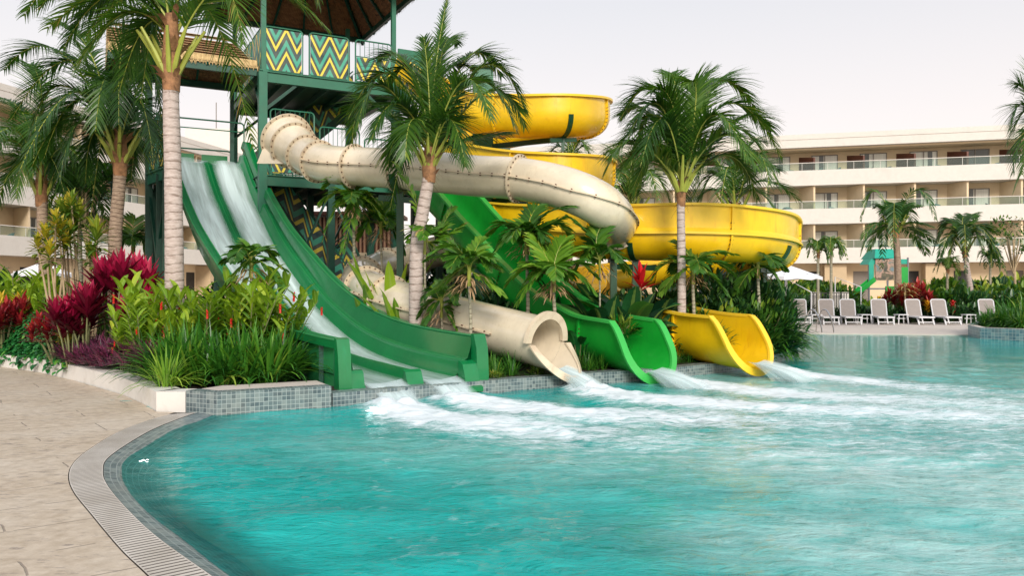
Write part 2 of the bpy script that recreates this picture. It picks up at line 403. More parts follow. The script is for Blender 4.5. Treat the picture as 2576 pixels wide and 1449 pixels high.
# planter island ------------------------------------------------------
curb = [G(-260, 880), G(-120, 898), G(0, 922), G(60, 931), G(104, 938), G(185, 957), G(250, 975), G(308, 993), G(358, 1015), G(393, 1034)]
corner = G(468, 1034.6); wallpts = [corner, G(545, 1041), G(833, 1021)]
wall2 = [G(833, 1021) + V(.02, .02, 0), G(1192, 988), G(1452, 967), G(1690, 949), G(1840, 932), G(1934, 917), G(2005, 893)]
back = [V(8.0, 22.5, 0), V(8.6, 29.2, 0)]
def offs(pts, d):      # offset polyline to its left side by d
    o = []
    for i, p in enumerate(pts):
        a = pts[max(i - 1, 0)]; b = pts[min(i + 1, len(pts) - 1)]; t = (b - a).normalized(); o.append(p + V(-t.y, t.x, 0) * d)
    return o
def wall(mb, pts, z0, z1, th, m_face=0, m_top=1, top=True, inner_=True):
    q = offs(pts, th); L = 0
    for i in range(len(pts) - 1):
        a, b, c, d = pts[i], pts[i + 1], q[i + 1], q[i]; l = (b - a).length
        mb.add([V(a.x, a.y, z0), V(b.x, b.y, z0), V(b.x, b.y, z1), V(a.x, a.y, z1)], [(0, 1, 2, 3)], m_face, puv=[(L, z0, 0), (L + l, z0, 0), (L + l, z1, 0), (L, z1, 0)])
        mb.add([V(a.x, a.y, z1), V(b.x, b.y, z1), V(c.x, c.y, z1), V(d.x, d.y, z1)], [(0, 1, 2, 3)], m_top, puv=[(L, 0, 0), (L + l, 0, 0), (L + l, th, 0), (L, th, 0)])
        if inner_: mb.add([V(d.x, d.y, z0), V(c.x, c.y, z0), V(c.x, c.y, z1), V(d.x, d.y, z1)], [(3, 2, 1, 0)], m_top)
        L += l
    for k in (0, -1):
        a, d = pts[k], q[k]; mb.add([V(a.x, a.y, z0), V(d.x, d.y, z0), V(d.x, d.y, z1), V(a.x, a.y, z1)], [(0, 1, 2, 3), (3, 2, 1, 0)][:1], m_face, puv=[(0, z0, 0), (th, z0, 0), (th, z1, 0), (0, z1, 0)])
root = thing('planter_wall', 'low white rendered curb with a grey mosaic tiled front round the planting island', 'planter wall', (G(468, 1034).x, G(468, 1034).y, 0))
mb = MB(); cc = [(p.x, p.y) for p in curb + [corner]]; ccs = cr(cc[:-1], 6) ; cp = [V(q[0], q[1], 0) for q in ccs] + [corner - V(0.01, 0, 0)]
wall(mb, cp, -.02, .25, .34, 0, 0)
mb.build('curb', M['curb'], root)
mb = MB(); wall(mb, wallpts, -.3, .268, .22, 0, 0); mb.build('tiled_face', M['tile'], root)
mb = MB(); q1 = offs(wallpts, .222); q2 = offs(wallpts, .80); 
mb.add([V(p.x, p.y, .262) for p in q1] + [V(p.x, p.y, .262) for p in q2], [(0, 1, 4, 3), (1, 2, 5, 4)]); mb.build('coping', M['coping'], root)
mb = MB(); wall(mb, wall2, -.3, .168, .26, 0, 0); mb.build('tiled_face', M['tile'], root)
mb = MB(); wall(mb, [wall2[-1]] + back, -.3, .168, .26, 0, 0); mb.build('tiled_face', M['tile_b'], root)
# soil of the island
ip = [p for p in offs(cp, .25)] + [V(p.x, p.y, 0) for p in offs(wallpts, .15)[1:]] + [p for p in offs(wall2, .15)] + [V(7.8, 22.5, 0), V(8.4, 40, 0), V(4, 46, 0), V(-26, 46, 0), V(-22, 22, 0)]
mb = MB(); mb.add([(p.x, p.y, .15) for p in ip], [tuple(range(len(ip)))]); mb.build('planting_soil', M['soil'], kind='structure', sharp=0)
# far pool terrace
fe = [G(1900, 837), G(2430, 842)]
mb = MB(); Zf = 29.0
pts = [(7.5, Zf), (G(2432, 842).x, 27.5), (G(2432, 842).x + .05, 27.4), (60, 22), (90, 60), (40, 62), (-30, 80), (-30, 44), (8.2, 44), (8.6, 29.3)]
mb.poly_prism([V(*p, 0) for p in pts], -.3, 0.0); mb.build('far_terrace', M['coping'], kind='structure', sharp=0)
# raised bed on the right
root2 = thing('planter_wall', 'blue-grey mosaic planter wall at the right edge of the far terrace', 'planter wall', (G(2431, 842).x, 27.5, 0))
rp = [V(G(2431, 842).x, 27.45, 0), V(14.9, 25.6, 0), V(17.5, 22.2, 0), V(22, 19, 0)]
mb = MB(); wall(mb, rp, -.3, .34, .25, 0, 1); mb.build('tiled_face', [M['tile_b'], M['coping']], root2)
a = rp[0]; mb = MB(); wall(mb, [a + V(2.15, 3.2, 0), a + V(-.004, .0, 0)], -.3, .338, .25, 0, 0); mb.build('side_face', M['tile_b'], root2)
mb = MB(); sp = offs(rp, .2) + [V(28, 34, 0), V(19.5, 33, 0), V(a.x + 2.3, 30.8, 0)]
mb.add([(p.x, p.y, .30) for p in sp], [tuple(range(len(sp)))]); mb.build('bed_soil', M['soil'], kind='structure', sharp=0)

# ---------------------------------------------------------------- pool water
WZ = -.025
def plume(XX, YY, pts, w0, w1, i0, i1):
    g = [G(u, v, WZ) for u, v in pts]; best = np.zeros_like(XX); N = len(g) - 1
    for k in range(N):
        a, b = g[k], g[k + 1]; ax, ay = b.x - a.x, b.y - a.y; L2 = ax * ax + ay * ay
        t = np.clip(((XX - a.x) * ax + (YY - a.y) * ay) / L2, 0, 1); d = np.hypot(XX - a.x - t * ax, YY - a.y - t * ay); s = (k + t) / N
        best = np.maximum(best, (i0 + (i1 - i0) * s) * np.exp(-(d / (w0 + (w1 - w0) * s)) ** 2))
    return best
def build_water():
    xs = np.concatenate([np.arange(-9, -3, .10), np.arange(-3, 9, .055), np.arange(9, 27, .14)])
    ys = [1.2]
    while ys[-1] < 31: ys.append(ys[-1] + .018 + .0062 * ys[-1])
    ys = np.array(ys); XX, YY = np.meshgrid(xs, ys)
    rng = np.random.RandomState(3); Z = np.zeros_like(XX)
    for k in range(46):
        lam = math.exp(rng.uniform(math.log(.22), math.log(2.6))); th = rng.normal(math.radians(82), .75); kk = 2 * math.pi / lam
        kx, ky = kk * math.cos(th), kk * math.sin(th); amp = .0042 * lam ** .62 * rng.uniform(.5, 1.2)
        wv = np.sin(kx * XX + ky * YY + rng.uniform(0, 6.28) + .8 * np.sin(.9 * XX + k) + .7 * np.sin(.7 * YY + 2 * k))
        Z += amp * (.55 * wv + .75 * (.6 - np.abs(wv)))
    S = [([(985, 1018), (1060, 1045), (1200, 1065), (1400, 1085), (1600, 1100)], .42, 1.3, 1.35, .55),
         ([(1150, 1003), (1250, 1022), (1450, 1040), (1700, 1050), (2000, 1062)], .42, 1.3, 1.4, .60),
         ([(1440, 972), (1500, 985), (1600, 1003), (1800, 1018), (2100, 1035), (2575, 1050)], .30, 1.1, 1.45, .66),
         ([(1650, 948), (1740, 965), (1900, 985), (2100, 1000), (2500, 1018)], .30, 1.0, 1.45, .60),
         ([(1910, 922), (2000, 940), (2150, 957), (2300, 975), (2500, 990)], .30, 1.0, 1.4, .5),
         ([(1300, 1085), (1900, 1110), (2300, 1120), (2700, 1110)], 1.3, 1.7, .40, .46),
         ([(2200, 1060), (2700, 1090)], .8, .9, .45, .5)]
    foam = np.zeros_like(XX)
    for p, w0, w1, i0, i1 in S: foam = np.maximum(foam, plume(XX, YY, p, w0, w1, i0, i1))
    # aerated paler water
    pale = plume(XX, YY, [(1900, 1150), (2300, 1200), (2700, 1260)], 1.3, 1.5, .9, 1.0)
    pale = np.maximum(pale, plume(XX, YY, [(2000, 1350), (2600, 1430)], .8, .9, .8, .9))
    pale = np.maximum(pale, plume(XX, YY, [(900, 1120), (1500, 1160), (2000, 1160)], .8, 1.2, .35, .7))
    pale = np.maximum(pale, plume(XX, YY, [(1700, 950), (2600, 1040)], 1.3, 1.9, .8, .9))
    mound = np.zeros_like(XX)
    for u_, v_, r_, h_ in ((985, 1022, .34, .07), (1155, 1008, .34, .07), (1470, 978, .30, .06), (1500, 984, .35, .05), (1720, 962, .35, .06), (1965, 934, .35, .06), (1990, 938, .4, .05)):
        g_ = G(u_, v_, WZ); mound += h_ * np.exp(-((XX - g_.x) ** 2 + (YY - g_.y) ** 2) / r_ ** 2)
    # turbulence near the jets
    tb = np.zeros_like(XX)
    for k in range(30):
        lam = math.exp(rng.uniform(math.log(.16), math.log(.6))); th = rng.uniform(0, 3.14); kk = 2 * math.pi / lam
        tb += .006 * (lam / .3) * np.abs(np.sin(kk * (math.cos(th) * XX + math.sin(th) * YY) / 2 + rng.uniform(0, 6) + np.sin(1.7 * XX + k) + np.sin(2.1 * YY - k)))
    tb -= tb.mean()
    Z = Z * 1.0 + foam ** 1.5 * (tb * 1.0 + .03) + mound * (1 + 18 * tb)
    calm = np.clip((YY - 12.5) / 7, 0, 1) * .80; Z *= (1 - calm)
    # keep the surface level where it meets the shelf
    sh = np.zeros_like(XX) + 9.
    for i in range(0, 161, 2): sh = np.minimum(sh, np.hypot(XX - cW[i][0], YY - cW[i][1]))
    damp = np.clip(sh / .6, .12, 1); Z *= damp
    shallow = np.clip(1 - sh / .42, 0, 1) ** 1.2
    nx, ny = len(xs), len(ys); idx = np.arange(nx * ny).reshape(ny, nx)
    fs = np.stack([idx[:-1, :-1], idx[:-1, 1:], idx[1:, 1:], idx[1:, :-1]], -1).reshape(-1, 4)
    # drop the cells well outside the pool on the left
    lo = np.interp(YY, cW[::-1, 1], cW[::-1, 0]) if cW[0, 1] > cW[-1, 1] else np.interp(YY, cW[:, 1], cW[:, 0])
    me = bpy.data.meshes.new('pool_water'); vs = np.stack([XX, YY, Z + WZ], -1).reshape(-1, 3)
    cx = XX.reshape(-1)[fs].mean(1); cl = lo.reshape(-1)[fs].mean(1); cy = YY.reshape(-1)[fs].mean(1)
    keep = (cx > cl - .35) | (cy > 10.5); fs = fs[keep]
    me.vertices.add(len(vs)); me.vertices.foreach_set('co', vs.ravel()); me.loops.add(fs.size); me.loops.foreach_set('vertex_index', fs.ravel())
    me.polygons.add(len(fs)); me.polygons.foreach_set('loop_start', np.arange(0, fs.size, 4)); me.polygons.foreach_set('loop_total', np.full(len(fs), 4))
    me.update(calc_edges=True); me.polygons.foreach_set('use_smooth', np.ones(len(fs), bool))
    for n_, a_ in (('foam', foam), ('pale', pale), ('shallow', shallow)):
        at = me.attributes.new(n_, 'FLOAT', 'POINT'); at.data.foreach_set('value', a_.astype(np.float32).ravel())
    m = NT('pool_water'); p = m.world()
    fo = m.attr('foam').outputs['Fac']; pa = m.attr('pale').outputs['Fac']; shl = m.attr('shallow').outputs['Fac']
    st = m.mapping(p, (.8, 2.0, 1), (0, 0, R(-8)))
    n1 = m.noise(st, .75, 6, .62, .6); n2 = m.noise(m.mapping(p, (1.4, 3.4, 1), (0, 0, R(-10))), 1.7, 7, .72, .5); n3 = m.noise(m.mapping(p, (1.5, 3.2, 1), (0, 0, R(-10))), 4.5, 6, .72, .5)
    col = m.ramp(m.math('ADD', m.math('MULTIPLY', n1, .8), m.math('MULTIPLY', n2, .2)), [(.32, (.0, .22, .205)), (.50, (.001, .33, .305)), (.68, (.010, .45, .42))])
    pm = m.math('MULTIPLY', pa, m.ramp(n2, [(.34, (.30,) * 3), (.58, (1, 1, 1))]))
    col = m.mix(m.math('MULTIPLY', pm, .85), col, (.45, .66, .64))
    # foam: noise thresholded by strength
    fv = m.math('ADD', m.math('MULTIPLY', fo, .92), m.math('SUBTRACT', m.math('ADD', m.math('MULTIPLY', n2, 1.3), m.math('MULTIPLY', n3, 1.1)), 1.2))
    fm = m.ramp(fv, [(.26, (0, 0, 0)), (.50, (.40,) * 3), (.80, (1, 1, 1))])
    fine = m.ramp(m.noise(m.mapping(p, (1.3, 3.6, 1), (0, 0, R(-6))), 3.6, 8, .78, 1.0), [(.60, (0, 0, 0)), (.70, (.34,) * 3)])  # sky glints on the wavelets, painted as pale streaks
    foam_glint = m.math('MAXIMUM', fm, m.math('MULTIPLY', fine, m.math('ADD', .25, m.math('MULTIPLY', pa, .75))))
    col = m.mix(foam_glint, col, (.78, .86, .90))
    m.set(Base_Color=col, Roughness=m.math('ADD', .045, m.math('MULTIPLY', fm, .45)), IOR=1.33)
    m.b.inputs['Specular IOR Level'].default_value = .5
    b1 = m.noise(m.mapping(p, (1, 2.1, 1), (0, 0, R(-6))), 2.6, 6, .62, .7)
    b2 = m.noise(m.mapping(p, (1, 2.6, 1), (0, 0, R(5))), 9, 4, .6, .3)
    h = m.math('ADD', b1, m.math('MULTIPLY', b2, .30)); bn = m.bump(h, .5, .12); sy = m.n('SeparateXYZ'); m.l(p, sy.inputs[0]); bs = m.math('SUBTRACT', .62, m.math('MULTIPLY', sy.outputs[1], .031), clamp=True); m.l(m.math('MAXIMUM', bs, .07), bn.node.inputs['Strength'])
    tr = m.n('BsdfTransparent'); tr.inputs[0].default_value = (.55, .85, .82, 1); ms = m.n('MixShader')
    m.l(m.math('MULTIPLY', shl, .92), ms.inputs[0]); m.l(m.b.outputs[0], ms.inputs[1]); m.l(tr.outputs[0], ms.inputs[2]); m.l(ms.outputs[0], m.out.inputs[0])
    me.materials.append(m.mat); o = bpy.data.objects.new('pool_water', me); COL.objects.link(o); tag(o, kind='structure')
build_water()

# ================================================================ hotel wings
def mat_pane():
    m = NT('curtained_window_glass'); a = m.attr('puv'); s = m.n('SeparateXYZ'); m.l(a.outputs['Vector'], s.inputs[0]); oi = m.n('ObjectInfo')
    fold = m.noise(m.mapping(m.coord(), (14, 14, .2)), 3, 3)
    cur = m.ramp(fold, [(.3, (.60, .58, .51)), (.7, (.80, .78, .70))])
    rr = m.math('FRACT', m.math('MULTIPLY', oi.outputs['Random'], 7.3))
    gap = m.math('MULTIPLY', m.math('GREATER_THAN', s.outputs[0], m.math('MULTIPLY', rr, .7)), m.math('LESS_THAN', s.outputs[0], m.math('ADD', m.math('MULTIPLY', rr, .7), .17)))
    allopen = m.math('GREATER_THAN', oi.outputs['Random'], .80)
    col = m.mix(m.math('MAXIMUM', gap, allopen), cur, (.10, .105, .10))
    m.set(Base_Color=col, Roughness=.12); return m.mat
M['pane'] = mat_pane()
def mat_glass():
    m = NT('balcony_glass'); m.set(Base_Color=(.50, .62, .60), Roughness=.08); m.b.inputs['Specular IOR Level'].default_value = .6
    tr = m.n('BsdfTransparent'); tr.inputs[0].default_value = (.86, .93, .90, 1); ms = m.n('MixShader'); ms.inputs[0].default_value = .93
    m.l(m.b.outputs[0], ms.inputs[1]); m.l(tr.outputs[0], ms.inputs[2]); m.l(ms.outputs[0], m.out.inputs[0]); return m.mat
M['bglass'] = mat_glass()
M['chair_teal'] = pmat('teal_woven_chair', (.16, .26, .25), .6, .2)
M['dark'] = pmat('dark_interior', (.03, .028, .025), .6, .2)
def balcony_chair_mesh():
    mb = MB(); n = 8
    for i in range(n):       # tub shaped shell back
        a0, a1 = R(-20 + 220 * i / n), R(-20 + 220 * (i + 1) / n); h0, h1 = .42 + .36 * math.sin(max(0, math.pi * i / n)), .42 + .36 * math.sin(max(0, math.pi * (i + 1) / n))
        mb.add([(.34 * math.cos(a0), .34 * math.sin(a0), .38), (.34 * math.cos(a1), .34 * math.sin(a1), .38), (.42 * math.cos(a1), .42 * math.sin(a1), h1), (.42 * math.cos(a0), .42 * math.sin(a0), h0)], [(0, 1, 2, 3)])
    mb.disc((0, 0, .36), (0, 0, 1), .36, 12, h=.06)
    for x, y in ((.22, .22), (-.22, .22), (.22, -.22), (-.22, -.22)): mb.tube([(x, y, .38), (x * 1.3, y * 1.3, 0)], .018, 5)
    return mb
CHAIR = None
def building(label, A, d, s0, s1, bays, bands, slant=(0, 0), topbrown=True, chairs=None, tag_side=''):
    global CHAIR
    d = Vector((d[0], d[1], 0)).normalized(); nrm = Vector((d.y, -d.x, 0)); A = Vector((A[0], A[1], 0))
    W = lambda s, o, z: A + d * s + nrm * o + Vector((0, 0, z))
    root = thing('hotel_building', label, 'building', tuple(A + d * (s0 + s1) / 2))
    def bx(name, mt, sa, sb, oa, ob, za, zb, par=root, **k):
        mb = MB(); o = W(sa, oa, za); mb.obox(o, d * (sb - sa), nrm * (ob - oa), V(0, 0, zb - za)); return mb.build(name, mt, par, sharp=0, **k)
    DEP = 2.0; top = 13.25
    bx('wall', M['beige'], s0, s1, -14, -DEP, -.3, top)
    mb = MB(); mb.obox(W(s0, .12, top), d * (s1 - s0), nrm * (-14), V(0, 0, .62)); mb.obox(W(s0 + .01, .05, top + .62), d * (s1 - s0 - .02), nrm * (-13.9), V(0, 0, .06)); mb.obox(W(s0, .10, top + .68), d * (s1 - s0), nrm * (-13.98), V(0, 0, .42))
    rf = mb.build('roof_parapet', M['white'], root, sharp=0)
    mb = MB(); mb.obox(W(s0, -.3, top - .14), d * (s1 - s0), nrm * (-1.69), V(0, 0, .13)); mb.build('soffit', M['beige'], root, sharp=0)
    for zb in bands:
        mb = MB(); n = max(8, int((s1 - s0) / 3))
        mb.obox(W(s0, 0, zb), d * (s1 - s0), nrm * (-.18), V(0, 0, 1.26)); mb.obox(W(s0, -.182, zb + .02), d * (s1 - s0), nrm * (-1.81), V(0, 0, .28))
        b = mb.build('balcony_band', M['white'], root, sharp=0)
        mb = MB(); mb.obox(W(s0, -.08, zb + 1.262), d * (s1 - s0), nrm * (-.02), V(0, 0, .60)); r = mb.build('glass_railing', M['bglass'], b, sharp=0)
        mb = MB(); mb.obox(W(s0, -.05, zb + 1.86), d * (s1 - s0), nrm * (-.07), V(0, 0, .05))
        q = s0
        while q < s1: mb.obox(W(q, -.075, zb + 1.262), d * .03, nrm * (-.03), V(0, 0, .597)); q += 2.0
        mb.build('handrail', M['white'], b, sharp=0)
    # ground floor
    levels = [(-.0, 3.62)] + [(zb + .30, (bands[i + 1] if i + 1 < len(bands) else top - .14)) for i, zb in enumerate(bands)]
    wm = None
    for li, (z0, z1) in enumerate(levels):
        for bi, s in enumerate(bays):
            bay = 4.05
            if li == 0:
                bx('doorway', M['dark'] if (bi % 3) else M['winframe'], s + .5, s + 1.7, -DEP + .01, -DEP + .02, .05, 3.0)
                if bi % 2 == 0: bx('pier', M['beige_d'], s + 1.9, s + 2.0 + 1.6, -DEP + .012, -.5, 0, 3.6)
                continue
            # partition between balconies
            p0 = W(s, -DEP, z0); p1 = W(s + slant[0], -.25, z0)
            mt = M['beige']; h = z1 - z0 - .004
            mb = MB(); t = d * .14
            if li == 3 and topbrown:
                mb.hexa([p0, p1, p1 + t, p0 + t, p0 + V(0, 0, 2.35), p1 + V(0, 0, 2.05), p1 + t + V(0, 0, 2.05), p0 + t + V(0, 0, 2.35)]); mt = M['brownwood']
            else: mb.hexa([p0, p1, p1 + t, p0 + t, p0 + V(0, 0, h), p1 + V(0, 0, h), p1 + t + V(0, 0, h), p0 + t + V(0, 0, h)])
            mb.build('partition', mt, root, sharp=0)
            wx = s + 1.0; ww = 2.1; wh = min(2.45, z1 - z0 - .25)
            if wm is None:
                mb = MB(); f = .07
                for a_, b_, c_, e_ in ((0, f, 0, wh), (ww - f, ww, 0, wh), (f, ww - f, wh - f, wh), (f, ww - f, 0, f), (ww / 2 - f / 2, ww / 2 + f / 2, f, wh - f)):
                    mb.obox(d * a_ + V(0, 0, c_), d * (b_ - a_), nrm * .08, V(0, 0, e_ - c_))
                fr = mb.build('window', M['winframe'], None, sharp=0, origin=(0, 0, 0)); 
                mb = MB(); o = nrm * .03; mb.add([o, o + d * ww, o + d * ww + V(0, 0, wh), o + V(0, 0, wh)], [(0, 1, 2, 3)], puv=[(0, 0, 0), (1, 0, 0), (1, 1, 0), (0, 1, 0)])
                pn = mb.build('pane', M['pane'], fr, sharp=0); wm = fr; cur = fr
            else: cur = copy_tree(wm)
            cur.parent = root; cur.location = W(wx, -DEP + .004, z0 + .02) - root.location
            if chairs == 'all':
                for k, (ds, do) in enumerate(((1.3, -.9), (2.9, -.8))):
                    if random.random() < .15: continue
                    q = W(s + ds + random.uniform(-.2, .2), do, z0 + .29 if li else 0)
                    if CHAIR is None: CHAIR = balcony_chair_mesh().build('balcony_chair', M['chair_teal'], cat='chair', origin=(0, 0, 0), label='x')
                    place(CHAIR, q.x, q.y, z0 + .30, random.uniform(0, 6.28), 1.15, label='rounded teal chair behind the glass balustrade on the %s balcony row %s' % (('first', 'second', 'top')[li - 1], tag_side), group='chairs on the hotel balconies ' + tag_side)
    return root, W
def s_at(A, d, u, o=0):       # distance along the facade seen at image column u
    r = (u - CU) / F; d = Vector((d[0], d[1], 0)).normalized(); n = Vector((d.y, -d.x, 0)); ax, ay = A[0] + n.x * o, A[1] + n.y * o
    return (r * ay - ax) / (d.x - r * d.y)
dR = (.966, -.259); AR = (23.1, 67.0)
bR = [s_at(AR, dR, 2009, -2)]; step = (s_at(AR, dR, 2513, -2) - bR[0]) / 4
bR = [bR[0] + step * k for k in range(-8, 7)]
building('long white four-storey hotel wing with glass balconies and brown top-floor screens, right of the slides', AR, dR, -25, 26, bR, [3.65, 6.9, 10.1], (1.0, 0), chairs='all', tag_side='right of the slides')
dL = (.2236, .975); AL = (-31.8, 50.0)
building('white hotel wing with beige recesses receding on the left behind the palms', AL, dL, -18, 34, [-15 + 4.5 * k for k in range(11)], [3.65, 6.9, 10.1], (-.6, 0), topbrown=False, chairs='all', tag_side='left behind the palms')
mb = MB(); mb.box((X(585, 80), 84, 8), (9.5, 8, 19)); mb.box((X(560, 80) - 6, 84, 6), (8, 7.9, 13.4))
rt = thing('stair_block', 'plain pale beige hotel block with a thin roof mast seen between the tower posts', 'building', (X(585, 80), 84, 0))
mb.build('wall', M['white'], rt, sharp=0)
mb = MB(); mb.tube([(X(538, 79.9), 80.5, 12), (X(538, 79.9), 80.5, 20.2)], .05, 5); mb.build('mast', M['winframe'], rt)
# ================================================================ tower
O_ = V(-6.5, 20.95, 0); FD = V(.88, .475, 0); BD = V(-.475, .88, 0)
def T(f, b, z): return O_ + FD * f + BD * b + V(0, 0, z)
def mat_zig():
    m = NT('zigzag_painted_panel'); a = m.attr('puv'); s = m.n('SeparateXYZ'); m.l(a.outputs['Vector'], s.inputs[0])
    tri = m.math('PINGPONG', m.math('ADD', s.outputs[0], .31), .275)
    h = m.math('SUBTRACT', s.outputs[1], m.math('MULTIPLY', tri, 2.0))
    f = m.math('FRACT', m.math('DIVIDE', m.math('ADD', h, 10.05), .62))
    col = m.ramp(f, [(0, (.86, .66, .05)), (.20, (.012, .035, .05)), (.40, (.02, .36, .25)), (.68, (.012, .035, .05))], 'CONSTANT')
    # alternate: the last dark band closes the repeat
    n = m.noise(m.coord(), 3, 4); col = m.mix(.18, col, m.ramp(n, [(.3, (.0, .05, .03)), (.7, (.5, .5, .3))]))
    m.set(Base_Color=col, Roughness=.45); return m.mat
M['zig'] = mat_zig()
def mat_thatch(name, a, b):
    m = NT(name); co = m.coord(); pu = m.attr('puv').outputs['Vector']
    n = m.noise(m.mapping(pu, (18, 2.2, 1)), 2.4, 6, .7); n2 = m.noise(m.mapping(pu, (3, 9, 1)), 1.6, 4, .6)
    f = m.math('ADD', m.math('MULTIPLY', n, .6), m.math('MULTIPLY', n2, .4))
    m.set(Base_Color=m.ramp(f, [(.36, a), (.64, b)]), Roughness=.9); m.bump(f, .9, .03); return m.mat
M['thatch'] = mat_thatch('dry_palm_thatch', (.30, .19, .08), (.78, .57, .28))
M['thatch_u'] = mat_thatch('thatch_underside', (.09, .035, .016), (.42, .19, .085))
tower = thing('slide_tower', 'green steel water slide tower with zigzag panels, stairs and thatched roofs behind the slides', 'tower', tuple(T(0, 0, 0)))
def part(mb, name, mt, par=None, **k): return mb.build(name, mt, par or tower, **k)
W1, W2, W3 = 4.55, 7.25, 10.05
def post(f, b, z0, z1, w_=.2, mt='steel_l'):
    mb = MB(); o = T(f - w_ / 2, b - w_ / 2, z0); mb.obox(o, FD * w_, BD * w_, V(0, 0, z1 - z0)); 
    mb.obox(T(f - w_ / 2 - .05, b - w_ / 2 - .05, z0), FD * (w_ + .1), BD * (w_ + .1), V(0, 0, .03))
    part(mb, 'post', M[mt], sharp=0)
for f, b, z1, w_, mt in ((0, 0, W2 - .02, .21, 'steel_l'), (0, 4.4, W2, .2, 'steel_l'), (3.65, 0, W2, .2, 'steel'), (3.65, 4.4, W2, .2, 'steel_l'), (-2.2, 2.9, 4.9, .16, 'steel'), (-2.2, 1.9, 4.9, .16, 'steel'), (1.8, 0, W1, .18, 'steel'), (1.8, 4.4, W1, .18, 'steel'), (1.8, 2.2, W1, .18, 'steel'), (3.65, 2.2, W1, .18, 'steel'), (5.0, 0, W1, .18, 'steel'), (5.0, 2.0, W1, .18, 'steel')):
    post(f, b, 0, z1, w_, mt)
for f, b in ((0.03, 0.03), (.03, 4.4), (3.6, .03), (3.6, 4.4)): post(f, b, W2 + .01, W3 + .1, .12)
# platforms
def platform(f0, f1, b0, b1, z, name='platform', mt='steel'):
    mb = MB(); mb.obox(T(f0 + .05, b0 + .05, z - .07), FD * (f1 - f0 - .1), BD * (b1 - b0 - .1), V(0, 0, .065)); part(mb, name, M['steel'], sharp=0)
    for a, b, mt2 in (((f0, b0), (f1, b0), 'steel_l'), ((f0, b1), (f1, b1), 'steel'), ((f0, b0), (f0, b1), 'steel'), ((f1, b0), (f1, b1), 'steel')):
        mb = MB(); mb.beam(T(*a, z - .13), T(*b, z - .13), .1, .26); mb.beam(T(*a, z - .001), T(*b, z - .001), .19, .025); mb.beam(T(*a, z - .262), T(*b, z - .262), .17, .022); part(mb, 'edge_beam', M[mt2], sharp=0)
    mb = MB(); q = f0 + .6
    while q < f1 - .3: mb.beam(T(q, b0 + .06, z - .16), T(q, b1 - .06, z - .16), .07, .17); q += .6
    part(mb, 'floor_joists', M['steel'], sharp=0)
platform(0, 3.65, 0, 4.4, W2)
platform(-2.5, -.12, 1.78, 3.0, 4.95); platform(0.001, 3.65, 0.001, 4.4, W1 - .003); platform(3.75, 5.6, .2, 2.2, W1 - .004)
# kick braces under the upper platform
for f, b, df, db in ((0, 0, 1, 0), (0, 0, 0, 1), (3.65, 0, -1, 0), (0, 4.4, 0, -1), (0, 4.4, 1, 0), (3.65, 4.4, 0, -1), (3.65, 0, 0, 1)): mb = MB(); mb.beam(T(f + df * .05, b + db * .05, W2 - 1.0), T(f + df * .85, b + db * .85, W2 - .28), .08, .08); part(mb, 'knee_brace', M['steel'], sharp=0)
# cross bracing below
for (f0, b0), (f1, b1), z0, z1 in (((0, 0), (1.8, 0), .2, W1 - .3), ((1.8, 0), (3.65, 0), .2, W1 - .3), ((0, 4.4), (1.8, 4.4), .2, W1 - .3), ((1.8, 4.4), (3.65, 4.4), .2, W1 - .3), ((0, 0), (0, 4.4), .2, W1 - .3)):
    mb = MB(); mb.beam(T(f0, b0, z0), T(f1, b1, z1), .06, .06); mb.beam(T(f0, b0 + .07, z1), T(f1, b1 + .07, z0), .06, .06); part(mb, 'cross_brace', M['steel'], sharp=0)
def zig_panel(p0, p1, z0, z1, lift=(0, 0), par=None):      # flat painted board between two plan points
    mb = MB(); L = (V(p1.x, p1.y, 0) - V(p0.x, p0.y, 0)).length; t = (V(p1.x, p1.y, 0) - V(p0.x, p0.y, 0)).normalized(); n = V(t.y, -t.x, 0) * .02
    a, b, c, d_ = V(p0.x, p0.y, z0 + lift[0]), V(p1.x, p1.y, z0 + lift[1]), V(p1.x, p1.y, z1 + lift[1]), V(p0.x, p0.y, z1 + lift[0])
    pv = [(0, 0, 0), (L, 0, 0), (L, z1 - z0, 0), (0, z1 - z0, 0)]
    mb.add([a + n, b + n, c + n, d_ + n], [(0, 1, 2, 3)], puv=pv); mb.add([a - n, b - n, c - n, d_ - n], [(3, 2, 1, 0)], puv=pv)
    mb.add([a + n, b + n, c + n, d_ + n, a - n, b - n, c - n, d_ - n], [(0, 4, 5, 1), (1, 5, 6, 2), (2, 6, 7, 3), (3, 7, 4, 0)], puv=pv * 2)
    return part(mb, 'zigzag_panel', M['zig'], par, sharp=0)
